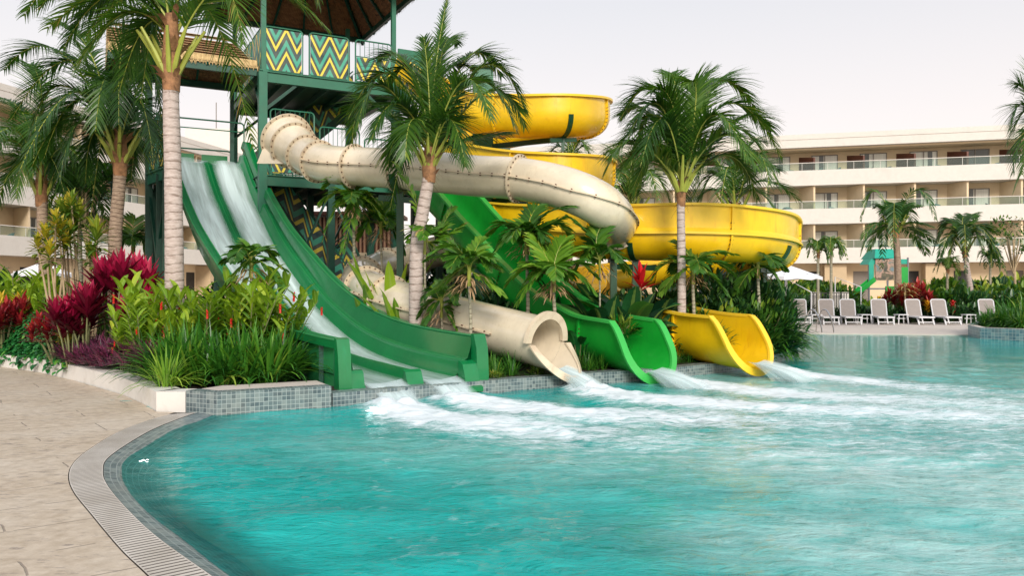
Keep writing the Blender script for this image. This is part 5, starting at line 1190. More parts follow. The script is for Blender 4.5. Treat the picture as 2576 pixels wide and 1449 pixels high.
young_palm('young palm with a wide bright leaf standing before the cream tube exit piece', (1178, 1180), 13.2, 850, 720, [((1130, 640), (1068, 655), 0), ((1150, 625), (1080, 640), -.3), ((1210, 660), (1260, 680), .2), ((1200, 650), (1245, 655), -.3), ((1140, 690), (1080, 740), .2), ((1215, 700), (1270, 745), -.2), ((1190, 640), (1210, 600), .3), ((1160, 650), (1120, 600), .5)], 52, .03, .34, dead=3)
young_palm('tall young palm with thin ringed pole at the foot of the leaning coconut palm', (1060, 1068), 14.9, 850, 640, [((1050, 520), (985, 385), .2), ((1090, 610), (1120, 560), .2), ((1110, 600), (1170, 560), .3), ((1100, 640), (1150, 650), .2), ((1100, 580), (1140, 520), .5)], 53, .026, .36, dead=0)
young_palm('tall young palm with dark arching leaves above the green slide', (1322, 1325), 15.2, 800, 640, [((1280, 560), (1225, 590), .2), ((1300, 580), (1240, 640), -.2), ((1370, 540), (1455, 520), .1), ((1380, 560), (1440, 600), .3), ((1360, 600), (1400, 680), -.2), ((1330, 560), (1350, 520), .3), ((1350, 580), (1420, 545), -.3)], 54, .04, .46)
young_palm('young palm with withered brown tips behind the cream exit hood', (1392, 1392), 14.6, 800, 735, [((1340, 670), (1270, 720), .1), ((1350, 690), (1300, 765), -.2), ((1440, 660), (1505, 700), .2), ((1430, 680), (1500, 740), -.2), ((1400, 640), (1420, 600), .2), ((1370, 640), (1340, 590), .3), ((1420, 640), (1480, 620), .4), ((1370, 680), (1320, 660), .6)], 55, .04, .46, dead=3)
young_palm('young palm with a long upright feather leaf bending left of the red plant', (1500, 1508), 15.4, 800, 690, [((1480, 590), (1430, 545), .1), ((1500, 600), (1520, 560), .2), ((1540, 640), (1580, 690), .2), ((1470, 650), (1440, 700), 0)], 56, .02, .42, dead=1)
young_palm('dark young palm in the thicket between the green and yellow exits', (1740, 1742), 16.2, 800, 715, [((1690, 660), (1640, 700), .1), ((1710, 680), (1660, 740), -.2), ((1790, 660), (1850, 690), .2), ((1770, 640), (1850, 640), .3), ((1730, 640), (1700, 610), .2), ((1780, 690), (1830, 740), -.2)], 57, .04, .48, mt='frond_l', dead=2)
young_palm('small palm with yellowing leaves beside the cream pipe', (1108, 1110), 14.3, 850, 800, [((1080, 760), (1050, 800), .1), ((1130, 760), (1160, 790), .2), ((1105, 740), (1110, 710), .2), ((1085, 780), (1060, 830), -.2), ((1125, 780), (1150, 830), -.1)], 58, .022, .24, dead=1)
young_palm('young palm half hidden among the ginger left of the double slide', (630, 632), 13.6, 850, 700, [((600, 640), (560, 660), .1), ((630, 620), (600, 630), .2), ((670, 650), (720, 680), .1), ((660, 660), (710, 720), -.2), ((610, 670), (570, 710), -.2), ((650, 630), (690, 640), .4)], 59, .03, .34, dead=2)
young_palm('yellow-green young palm in front of the wooden hut', (958, 958), 18, 700, 600, [((930, 560), (900, 600), .1), ((985, 560), (1010, 600), .2), ((960, 530), (965, 510), .2), ((930, 540), (900, 540), .5), ((990, 580), (1015, 640), -.1)], 60, .03, .42, dead=2)

# -------- clump prototypes -------------------------------------------------
def strap_clump(name, n, L, w_, mt, seed, spread=.12, droop=1.2, el=(25, 85), label='x', cat='plant', top=0):
    rnd = random.Random(seed); mb = MB()
    for i in range(n):
        a = rnd.uniform(0, 6.28); e = R(rnd.uniform(*el)); r = rnd.uniform(0, spread); d = V(math.cos(a) * math.cos(e), math.sin(a) * math.cos(e), math.sin(e))
        mb.leaf((r * math.cos(a), r * math.sin(a), 0), d, L * rnd.uniform(.65, 1.1), w_ * rnd.uniform(.8, 1.2), droop * rnd.uniform(.5, 1.6), 6, 'strap', min(1, max(0, rnd.gauss(.5, .2))), .3)
    return mb.build(name, M[mt], None, label=label, cat=cat, origin=(0, 0, 0), sharp=0)
def ginger_plant(seed, stems=7, h=1.5, ll=.42, lw=.10, mt='ginger', fl=3, name='ginger_plant', spread=.28):
    rnd = random.Random(seed); root = thing(name, 'x', 'plant'); mb = MB(); st = MB(); fm = MB()
    for s in range(stems):
        a = rnd.uniform(0, 6.28); r = rnd.uniform(.02, spread); hh = h * rnd.uniform(.65, 1.05); b = V(r * math.cos(a), r * math.sin(a), 0); lean = V(math.cos(a), math.sin(a), 0) * rnd.uniform(.1, .4) * hh
        q = [b, b + lean * .35 + V(0, 0, hh * .55), b + lean + V(0, 0, hh)]; st.tube(q, [.014, .012, .007], 5)
        pl = rnd.uniform(0, 3.14); nl = int(hh / .085)
        for k in range(nl):
            t = .22 + .78 * k / nl; p = b + lean * t * t + V(0, 0, hh * t); aa = pl + math.pi * (k % 2) + rnd.uniform(-.5, .5); e = lerp(.25, 1.05, t)
            mb.leaf(p, V(math.cos(aa) * math.cos(e), math.sin(aa) * math.cos(e), math.sin(e)), ll * rnd.uniform(.8, 1.15), lw, 1.1, 5, 'lance', min(1, max(0, .25 + .5 * t + rnd.gauss(0, .12))), .35)
        if s < fl:
            p = b + lean + V(rnd.uniform(-.05, .05), -.05, hh * rnd.uniform(.55, .8)); 
            for j in range(12):
                aa = j * 2.4; fm.leaf(p + V(0, 0, j * .012), V(math.cos(aa) * .5, math.sin(aa) * .5, .9), .065, .03, .3, 2, 'broad', .5, 0)
            fm.tube([p, p + V(0, 0, .15)], [.022, .008], 6); fm.build('flower', M['flower'], root, sharp=0); fm = MB()
    mb.build('leaves', M[mt], root, sharp=0); st.build('stems', M['stem'], root)
    if fl: pass
    return root
def rosette_shrub(name, seed, heads, h, ll, lw, mt, n=26, spread=.4, stem='stem_b', up=(20, 80), droop=.9, hr=(.6, 1)):
    rnd = random.Random(seed); root = thing(name, 'x', 'shrub'); mb = MB(); st = MB()
    for s in range(heads):
        a = rnd.uniform(0, 6.28); r = rnd.uniform(.1, 1) * spread; hh = h * rnd.uniform(*hr); b = V(.25 * r * math.cos(a), .25 * r * math.sin(a), 0); t = V(r * math.cos(a), r * math.sin(a), hh)
        st.tube([b, (b + t) / 2 + V(0, 0, .1), t], [.022, .018, .012], 5)
        for k in range(n):
            aa = k * 2.4 + rnd.uniform(-.2, .2); q = k / n; e = R(lerp(up[0], up[1], q)); mb.leaf(t + V(0, 0, -.16 + .22 * q), V(math.cos(aa) * math.cos(e), math.sin(aa) * math.cos(e), math.sin(e)), ll * rnd.uniform(.75, 1.1), lw, droop, 4, 'lance', min(1, max(0, rnd.gauss(.25 + .55 * q, .13))), .35)
    mb.build('leaves', M[mt], root, sharp=0); st.build('stems', M[stem], root); return root
def leaf_mass(mb, rx, ry, h, n, l, w_, rnd, shape='lance', hollow=.55, dens_top=True, droop=.8, fold=.2, segs=3):
    for i in range(n):
        a = rnd.uniform(0, 6.28); q = rnd.random() ** .5; q = hollow + (1 - hollow) * q; e = math.acos(1 - rnd.random()); 
        bump_ = 1 + .22 * mnoise.noise(V(math.cos(a) * 2.2 + rx * 3, math.sin(a) * 2.2, e * 2))
        p = V(math.cos(a) * math.sin(e) * rx, math.sin(a) * math.sin(e) * ry, math.cos(e) * h) * q * bump_; d = V(p.x / rx, p.y / ry, p.z / h * .8 + .25).normalized() + V(rnd.uniform(-.6, .6), rnd.uniform(-.6, .6), rnd.uniform(-.5, .5))
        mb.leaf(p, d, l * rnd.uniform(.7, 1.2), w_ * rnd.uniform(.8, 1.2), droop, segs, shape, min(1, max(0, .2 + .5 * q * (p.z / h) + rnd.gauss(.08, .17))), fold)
def bush(name, seed, rx, ry, h, n, l, w_, mt, label='x', cat='shrub', shape='lance', **k):
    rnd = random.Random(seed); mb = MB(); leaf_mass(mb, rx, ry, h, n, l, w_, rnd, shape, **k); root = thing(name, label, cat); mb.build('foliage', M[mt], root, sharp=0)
    st = MB()
    for i in range(6): a = i * 1.05; st.tube([(0, 0, -.02), (math.cos(a) * rx * .3, math.sin(a) * ry * .3, h * .5), (math.cos(a) * rx * .6, math.sin(a) * ry * .6, h * .8)], [.03, .018, .006], 5)
    st.build('stems', M['stem'], root); return root
def big_leaf_plant(name, seed, n, h, ll, lw, mt, shape='broad', up=(40, 85), droop=.7):
    rnd = random.Random(seed); root = thing(name, 'x', 'plant'); mb = MB(); st = MB()
    for i in range(n):
        a = i * 2.4 + rnd.uniform(-.3, .3); e = R(rnd.uniform(*up)); r = .06; hh = h * rnd.uniform(.35, 1) * .55; b = V(r * math.cos(a), r * math.sin(a), 0); t = b + V(math.cos(a) * hh * .35, math.sin(a) * hh * .35, hh)
        st.tube([b, (b + t) / 2, t], [.018, .014, .01], 5); mb.leaf(t, V(math.cos(a) * math.cos(e), math.sin(a) * math.cos(e), math.sin(e)), ll * rnd.uniform(.8, 1.1), lw * rnd.uniform(.85, 1.15), droop, 7, shape, min(1, max(0, rnd.gauss(.5, .2))), .3, twist=rnd.uniform(-.4, .4))
    mb.build('leaves', M[mt], root, sharp=0); st.build('stems', M['stem'], root); return root
def at(u, Z, b=.15): return X(u, Z), Z, b
rnd = random.Random(99)
# light green clump at the planter corner
c1 = strap_clump('strap_leaf_clump', 100, .62, .030, 'strap_l', 1, .13, 1.5, (15, 88), 'bright yellow-green strap-leaf clump spilling over the corner of the white curb')
place(c1, *at(418, 11.05, .24))
# dark strap mass along the front
sA = strap_clump('lily_clump', 95, .95, .052, 'strap', 2, .18, 1.25, (30, 88)); sB = strap_clump('lily_clump', 85, .82, .048, 'strap', 3, .16, 1.4, (25, 86))
LB = 'dark green strap-leaf lily clump massed between the curb and the double slide'; gp = 'strap-leaf lilies along the planter front'
for i, (u, Z) in enumerate([(515, 11.7), (568, 11.7), (620, 11.7), (668, 11.8), (705, 12.1), (480, 11.9), (545, 12.0), (605, 11.95), (660, 12.0), (715, 12.3), (455, 12.4), (500, 12.6), (570, 12.6), (640, 12.6), (395, 11.9), (440, 11.8), (735, 12.7), (425, 12.3), (405, 12.8)]):
    place(sA if i % 2 else sB, *at(u + rnd.uniform(-8, 8), Z, .2), rnd.uniform(0, 6.28), rnd.uniform(.85, 1.1), LB, gp)
sG = strap_clump('grass_tuft', 70, .42, .016, 'strap', 4, .12, 1.4, (20, 85))
for i, (u, Z) in enumerate([(1215, 12.9), (1245, 13.1), (1285, 13.3), (1235, 13.6), (1480, 14.2), (1510, 14.4), (1465, 14.6), (1700, 15.4), (1730, 15.7), (1660, 15.2), (1200, 13.4), (1560, 14.9), (1760, 15.8)]):
    place(sG, *at(u, Z, .13), rnd.uniform(0, 6.28), rnd.uniform(.8, 1.2), 'low dark grass tuft growing under the slide exits by the tiled pool wall', 'grass tufts under the slide exits')
# ginger
gA, gB = ginger_plant(5, 9, 1.55, .46, .115), ginger_plant(6, 8, 1.35, .42, .11, fl=4)
LG = 'yellow-green ginger plant with red flower cones left of the double slide'
for i, (u, Z, s) in enumerate([(470, 13.0, .72), (520, 12.9, .78), (575, 12.9, .82), (625, 12.8, .85), (675, 12.8, .8), (500, 13.5, .86), (560, 13.6, .92), (610, 13.5, .98), (655, 13.3, .98), (700, 13.0, .8), (445, 12.7, .62)]):
    place(gA if i % 2 else gB, *at(u, Z, .2), rnd.uniform(0, 6.28), s, LG, 'red ginger plants beside the double slide')
for i, (u, Z, s) in enumerate([(350, 13.4, .8), (385, 13.2, .82), (405, 13.9, .95), (318, 13.3, .55), (365, 12.8, .66)]):
    place(gB if i % 2 else gA, *at(u, Z, .2), rnd.uniform(0, 6.28), s, 'ginger plant with red flower cones between the magenta leaves and the pale trunk', 'red ginger plants left of the pale trunk')
for i, (u, Z, s) in enumerate([(40, 17.9, .95), (90, 17.2, .95), (130, 16.6, .9), (20, 18.6, 1.1), (75, 18.4, 1.1), (-20, 18.4, 1.0)]):
    place(gB if i % 2 else gA, *at(u, Z, .2), rnd.uniform(0, 6.28), s, 'ginger plant with red flower cones at the far left above the trailing vines', 'red ginger plants at the far left')
# ti plants
tA = rosette_shrub('ti_plant', 7, 7, 1.25, .52, .10, 'ti', 26, .42, 'stem', (25, 84), .5); tB = rosette_shrub('ti_plant', 8, 5, 1.5, .55, .11, 'ti', 24, .34, 'stem', (35, 86), .4)
for i, (p, u, Z, s, lb) in enumerate([(tA, 215, 14.3, .95, 'low magenta ti plant with purple base, leftmost of the pink leaved plants'), (tB, 275, 14.8, 1.05, 'tall magenta ti plant standing in the middle of the pink leaved plants'), (tA, 325, 15.1, 1.0, 'magenta ti plant just behind the ginger, right of the tallest pink one'), (tB, 364, 15.6, 1.05, 'bright pink ti plant nearest the pale coconut trunk'), (tA, 180, 14.2, .8, 'small dark magenta ti plant above the purple bed')]):
    place(p, *at(u, Z, .2), i * 1.3, s, lb)
rA = rosette_shrub('red_leaf_shrub', 9, 9, .9, .32, .07, 'red', 22, .5, 'stem', (10, 80), .8)
for i, (u, Z, s, lb) in enumerate([(70, 17.0, 1.1, 'dark red leaved shrub at the far left behind the ginger'), (150, 14.7, .9, 'dark red and orange shrub left of the magenta plants'), (5, 16.5, 1.0, 'dark red shrub cut by the left edge of the photo')]): place(rA, *at(u, Z, .2), i, s, lb)
oA = rosette_shrub('croton_shrub', 10, 9, .8, .26, .055, 'croton', 22, .4, 'stem_b', (5, 80), .7)
for i, (u, Z, s, lb) in enumerate([(178, 14.6, .8, 'low orange and green croton tucked beside the magenta plants'), (20, 17.2, 1.3, 'orange yellow croton at the far left edge'), (-15, 17.2, 1.3, 'yellow croton cut by the left edge'), (395, 16.5, 1.3, 'orange bronze croton at the foot of the small green tower')]): place(oA, *at(u, Z, .2), i, s, lb)
# tall crotons
def tall_croton(label, u, Z, heads, mt):
    root = thing('tall_croton', label, 'shrub', at(u, Z)); mb = MB(); st = MB(); b = V(*at(u, Z, .15))
    for j, (hu, hv, s) in enumerate(heads):
        t = P(hu, hv, Z + rnd.uniform(-.3, .3)); st.tube([b + V(rnd.uniform(-.1, .1), 0, 0), (b + t) / 2 + V(rnd.uniform(-.1, .1), 0, .1), t], [.028, .022, .014], 6)
        for k in range(34):
            aa = k * 2.4; q = k / 34; e = R(lerp(-15, 80, q)); mb.leaf(t + V(0, 0, -.2 * s + .3 * s * q), V(math.cos(aa) * math.cos(e), math.sin(aa) * math.cos(e), math.sin(e)), .33 * s * rnd.uniform(.8, 1.1), .075 * s, .9, 4, 'lance', min(1, max(0, rnd.gauss(.3 + .45 * q, .15))), .3)
    mb.build('leaves', M[mt], root, sharp=0); st.build('stems', M['stem_b'], root)
tall_croton('tall croton with a bright yellow leafy head and bare pale stems at the left', 150, 15.8, [(115, 600, 1.0), (150, 590, 1.1), (125, 640, .95), (165, 620, .9), (95, 620, .8), (140, 560, .8)], 'croton')
tall_croton('tall croton with layered dark green heads above the yellow one', 190, 16.2, [(165, 540, 1.2), (185, 570, 1.1), (200, 545, 1.0), (180, 515, .9), (175, 590, 1.0), (150, 530, .8)], 'croton_g')
tall_croton('slim croton with one spreading head just left of the brown ringed trunk', 240, 16.0, [(242, 600, 1.25), (238, 650, .9), (225, 640, .8)], 'croton_g')
# purple bed and vines
pA = strap_clump('purple_rosette', 60, .34, .035, 'rhoeo', 12, .10, .7, (15, 85)); pos = []
for i in range(58):
    u = rnd.uniform(165, 400); f = (u - 165) / 235; zc = lerp(14.3, 12.3, f); Z = zc + rnd.uniform(-.25, 1.0) - .1
    cz = np.interp(u, [0, 104, 185, 250, 308, 358, 393], [16.4, 15.15, 13.9, 12.9, 12.05, 11.1, 10.5]); Z = max(cz + .35, min(Z, cz + 1.6)); place(pA, *at(u, Z, .24 + .22 * min(1, (Z - cz) / 1.5)), rnd.uniform(0, 6.28), rnd.uniform(.85, 1.3), 'purple and green spear-leaf rosette in the bed behind the white curb', 'purple rosettes behind the curb')
rv = random.Random(5); mb = MB()
for i in range(2600):
    u = rv.uniform(-60, 168); cz = np.interp(u, [-200, 0, 104, 185], [17.6, 16.4, 15.15, 13.9]); q = rv.random(); Z = cz + .05 + 1.5 * q; h = .28 + .75 * math.sin(min(1, q * 1.1) * 1.5) + .12 * mnoise.noise(V(u * .05, q * 3, 0)); h *= rv.uniform(.75, 1.02)
    if q < .05 and mnoise.noise(V(u * .06, 0, 0)) > .05: h = rv.uniform(.06, .34); Z = cz - .03
    mb.leaf((X(u, Z), Z, h), V(rv.uniform(-.5, .5), -.8, rv.uniform(-.6, .5)), rv.uniform(.10, .17), .085, 1.2, 3, 'broad', min(1, max(0, rv.gauss(.5, .2))), .25)
mb.build('trailing_vines', M['vine'], label='mass of glossy green trailing vines hanging over the curb at the far left', cat='vines', kind='stuff', sharp=0)
# heliconia / broad upright leaves next to the double slide
hA = big_leaf_plant('broad_leaf_plant', 14, 12, 1.1, .80, .15, 'ginger', up=(55, 88), droop=.5); hB = big_leaf_plant('broad_leaf_plant', 15, 10, .9, .7, .14, 'ginger', up=(50, 88))
for i, (u, Z, s) in enumerate([(945, 16.6, 1.5), (995, 16.2, 1.55), (1030, 15.9, 1.5), (970, 17.0, 1.7), (1050, 16.4, 1.55), (1015, 15.6, 1.3)]): place(hA if i % 2 else hB, *at(u, Z), i * 1.1, s, 'upright broad-leaved plant behind the right wall of the double slide', 'broad upright leaves behind the double slide')
# elephant ears and bird nest ferns in the middle
eA = big_leaf_plant('elephant_ear_plant', 16, 13, 1.7, .85, .42, 'dark_leaf', up=(15, 75), droop=.9)
for i, (u, Z, s) in enumerate([(1520, 15.7, 1.0), (1580, 15.9, 1.05), (1640, 16.3, 1.0), (1600, 15.4, .85), (1550, 16.4, 1.1), (1490, 16.2, .9)]): place(eA, *at(u, Z), i * 1.7, s, 'dark elephant-ear plant in the thicket left of the red plant', 'elephant-ear plants between the green and yellow exits')
M['scarlet'] = leafmat('scarlet_leaf', [(0, (.25, .004, .008)), (1, (.75, .02, .03))], .35, .3)
sc1 = rosette_shrub('ti_plant', 70, 1, 1.55, .42, .11, 'scarlet', 13, .08, 'stem', (25, 86), .4, (1, 1)); place(sc1, *at(1608, 15.9), .5, 1.0, 'single scarlet ti plant rising from the dark broad leaves before the yellow slide')
eB = big_leaf_plant('broad_leaf_plant', 18, 12, .9, .55, .16, 'vine', up=(10, 75), droop=1.2); fC = strap_clump('fern_clump', 90, .75, .05, 'strap', 26, .15, 1.6, (10, 80))
CL = ('glossy low broad-leaved plant filling the thicket between the cream tube and the double slide', 'glossy low broad-leaved plant filling the thicket behind the cream exit', 'glossy low broad-leaved plant filling the thicket beside the green slide')
for i, (u, Z, s) in enumerate([(1110, 15.6, .9), (1150, 15.3, .9), (1215, 15.4, 1.0), (1255, 14.9, .85), (1300, 15.3, 1.0), (1345, 15.0, 1.0), (1420, 15.0, 1.05), (1455, 14.8, .9), (1480, 15.9, 1.1), (1385, 15.6, 1.1), (1235, 16.6, 1.2), (1330, 16.4, 1.1)]): place(eB, *at(u, Z), i * 1.7, s, CL[0 if u < 1240 else (1 if u < 1400 else 2)], 'low broad-leaved plants around the cream tube')
for i, (u, Z, s) in enumerate([(1130, 14.9, .9), (1195, 14.6, .8), (1275, 15.8, 1.0), (1370, 14.9, .9), (1440, 15.5, 1.0), (1500, 15.1, .8), (1650, 15.9, .8), (1690, 16.1, .9)]): place(fC, *at(u, Z), i * 1.3, s, 'small green fern clump among the slide exits', 'small ferns among the slide exits')
# dark background shrubs through the island
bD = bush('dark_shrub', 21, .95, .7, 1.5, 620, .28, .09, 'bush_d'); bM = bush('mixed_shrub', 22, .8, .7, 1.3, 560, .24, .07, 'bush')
for i, (u, Z, s) in enumerate([(1110, 19, 1.0), (1180, 17.5, .8), (1240, 17, .9), (1290, 16.3, .7), (1410, 17.4, 1.0), (1470, 18, .9), (1540, 18.5, .85), (1620, 18.4, .8), (1700, 18.2, .85), (1780, 18.0, 1.15), (1850, 18.0, 1.05), (1900, 18.4, 1.05), (1940, 19.2, 1.0), (1660, 17.2, .9), (1740, 17.2, .85), (1810, 17.1, .8), (1560, 17.2, .8), (1860, 17.2, .75), (1440, 15.9, .6), (1700, 26, 1.2), (1820, 26, 1.2), (1900, 26, 1.2), (1560, 26, 1.2), (1450, 26, 1.2), (1250, 24, 1.3), (1350, 24, 1.4), (1140, 25, 1.2), (900, 27, 1.3), (800, 28, 1.2), (1010, 26, 1.4), (1080, 27, 1.7), (1180, 27, 1.8), (960, 28, 1.6), (1210, 16.2, .62), (1350, 15.9, .62), (1270, 15.6, .5), (1380, 16.8, .8), (1150, 16.2, .6), (1500, 16.8, .75)]):  # tall far ones below the tower added to stand in for its shadow
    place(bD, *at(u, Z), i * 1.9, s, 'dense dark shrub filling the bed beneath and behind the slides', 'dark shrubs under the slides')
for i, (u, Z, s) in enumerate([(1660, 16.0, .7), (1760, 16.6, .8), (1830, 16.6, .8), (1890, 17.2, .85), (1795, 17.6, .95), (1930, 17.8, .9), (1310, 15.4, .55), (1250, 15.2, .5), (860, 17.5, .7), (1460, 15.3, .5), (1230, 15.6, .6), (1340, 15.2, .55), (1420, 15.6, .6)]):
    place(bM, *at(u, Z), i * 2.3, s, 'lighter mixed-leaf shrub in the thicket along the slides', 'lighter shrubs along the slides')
fA = strap_clump('fern_clump', 130, 1.25, .06, 'strap', 24, .25, 1.7, (10, 85))
for i, (u, Z, s, lb) in enumerate([(1890, 18.2, 1.0, 0), (1920, 18.3, 1.0, 0), (1940, 18.9, .95, 0), (1955, 19.7, .85, 0), (1915, 19.3, 1.2, 0), (1880, 17.4, .85, 0), (1945, 20.6, .95, 0), (1900, 20.2, 1.2, 0)]): place(fA, *at(u, Z), i * 1.4, s, 'big dark arching fern clump drooping over the pool wall right of the yellow exit', 'fern clumps at the island corner')
fB = bush('bird_nest_fern', 25, .35, .3, .3, 120, .3, .05, 'croton_g')
place(fB, *at(1560, 14.85, .72), 0, .8, 'brownish drooping fern tuft on the rim of the bright green slide exit')
place(fB, *at(1350, 13.4, .12), 1, .4, 'tiny weed at the foot of the cream exit bracket'); place(fB, *at(1245, 12.85, .12), 2, .35, 'tiny bright weed on the tiled wall right of the double slide'); place(fB, *at(1795, 15.6, .5), 2, .9, 'orange-tipped fern tuft beside the yellow exit')
# plants under the left hotel wing and behind
for i, (u, Z, s) in enumerate([(-20, 20, 1.2), (60, 21, 1.1), (140, 20, 1.0), (220, 19.5, 1.1), (300, 20, 1.2), (380, 19, .9), (340, 17.6, .85), (250, 17.5, .8), (170, 17.5, .75), (440, 22, 1.0), (540, 22, .9), (600, 19, .8), (660, 18, .7), (720, 18, .6)]):
    place(bM if i % 2 else bD, *at(u, Z), i * 2.1, s, 'green shrub massed behind the flower bed on the left', 'shrubs behind the left flower bed')
def broad_tree(label, u, Z, v_top, vb, w_, seed, n=900, mt='bush', name='leafy_tree', trunk_u=None):
    rn = random.Random(seed); b = V(*at(u, Z, .1)); top = P(u, v_top, Z).z; lo = P(u, vb, Z).z; root = thing(name, label, 'tree', tuple(b)); st = MB(); mb = MB(); hc = (top + lo) / 2
    st.tube([b, b + V(.1, 0, lo * .5), V(b.x, Z, hc)], [.09, .07, .04], 8)
    for k in range(11):
        a = k * 2.4; r = w_ * rn.uniform(.35, .95); q = V(b.x + r * math.cos(a), Z + r * math.sin(a) * .8, rn.uniform(lo, top - .2)); st.tube([V(b.x, Z, lo * .75), (V(b.x, Z, hc) + q) / 2, q], [.04, .025, .01], 5)
        sub = MB(); leaf_mass(sub, .5 * w_, .5 * w_, .42 * w_, n // 11, .17, .08, rn, 'broad', .3, droop=.6)
        b0 = len(mb.v); mb.v += [(x + q.x, y + q.y, z + q.z) for x, y, z in sub.v]; mb.f += [tuple(b0 + i for i in f) for f in sub.f]; mb.m += sub.m; mb.r += sub.r; mb.p += sub.p
    st.build('trunk', M['stem_b'], root); mb.build('crown', M[mt], root, sharp=0)
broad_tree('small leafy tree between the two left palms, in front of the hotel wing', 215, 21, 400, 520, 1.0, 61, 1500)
broad_tree('thin tree with sparse leaves at the right edge before the balconies', 2548, 43, 555, 650, 1.3, 62, 500)
young_palm('feathery grey-green palm between the two left coconut palms', (200, 200), 22, 700, 560, [((150, 480), (110, 540), .1), ((180, 460), (140, 450), .2), ((230, 470), (290, 520), .1), ((240, 480), (270, 560), -.2), ((205, 450), (220, 420), .2), ((160, 510), (130, 590), -.3)], 63, .06, .6, mt='frond_l', dead=0, n=24, lw=.05)
young_palm('feathery light palm seen between the brown ringed trunk and the green tower leg', (335, 335), 22, 700, 640, [((320, 590), (290, 640), .1), ((350, 580), (375, 610), .2), ((335, 570), (340, 550), .2), ((310, 580), (290, 590), .3), ((355, 600), (370, 650), 0)], 64, .05, .5, mt='frond_l', dead=0, n=24, lw=.05)
# far bed behind the loungers
hA_ = bush('hedge_plant', 31, 1.5, 1.0, 1.5, 700, .34, .14, 'bush', shape='broad'); hD_ = bush('hedge_plant', 32, 1.5, 1.0, 1.3, 650, .40, .16, 'dark_leaf', shape='broad')
for i in range(22):
    u = 1985 + i * 30; Z = 39 + (i * 7 % 5) * .8; place(hA_ if i % 3 else hD_, *at(u, Z, 0), i * 1.3, rnd.uniform(.8, 1.1) * (.6 if 2120 < u < 2300 else 1), 'green hedge plant in the far bed behind the loungers', 'hedge plants behind the loungers')
for i in range(20):
    u = 1975 + i * 33; Z = 46 + (i * 5 % 4); place(hD_ if i % 3 == 1 else hA_, *at(u, Z, 0), i * 2.2, rnd.uniform(1.1, 1.5) * (.45 if 2120 < u < 2310 else 1), 'taller hedge plant in front of the hotel ground floor', 'tall hedge plants before the hotel')
for i in range(16):
    u = 2120 + i * 29; Z = 37.0 + (i % 3) * .3; place(hD_, *at(u, Z, 0), i * 2.7, rnd.uniform(.45, .6), 'low dark ground plant just behind the loungers', 'low plants behind the loungers')
for i, (u, s) in enumerate(((2268, 1.5), (2300, 1.7), (2322, 1.3))): place(rA, *at(u, 37.6, 0), i, s, ('dark red shrub directly behind the fourth lounger', 'tall dark red shrub in the middle of the far bed', 'dark red shrub beside the fifth lounger')[i])
for i, (u, Z, s) in enumerate([(2300, 41, 1.7), (2470, 43, 1.9), (2350, 40, 1.5), (2200, 40, 1.2)]): place(hB, *at(u, Z, 0), i, s, 'leafy banana-like plant rising above the far hedge', 'banana-like plants above the far hedge')
# raised bed on the right
for i, (u, Z, s) in enumerate([(2475, 27.4, .5), (2505, 27.2, .65), (2535, 26.9, .8), (2570, 26.6, .9), (2610, 26.2, 1.0), (2500, 28.5, .8), (2540, 28.5, .95), (2580, 28.2, 1.1), (2550, 26.3, .6), (2590, 25.6, .7), (2480, 28.0, .6), (2520, 26.8, .55), (2570, 25.6, .6)]):
    place(fA, *at(u, Z, .3), i * 1.7, s * .9, 'dark fern clump in the raised mosaic bed at the right edge', 'fern clumps in the right raised bed')
# remaining flower bed fillers
young_palm('dark fan of palm leaves under the yellow bend at the island corner', (1905, 1906), 17.6, 760, 700, [((1870, 655), (1830, 690), .1), ((1930, 650), (1975, 680), .2), ((1900, 640), (1890, 620), .2), ((1880, 690), (1850, 740), -.2), ((1935, 680), (1970, 730), -.2)], 66, .04, .45, mt='frond_l', dead=1)
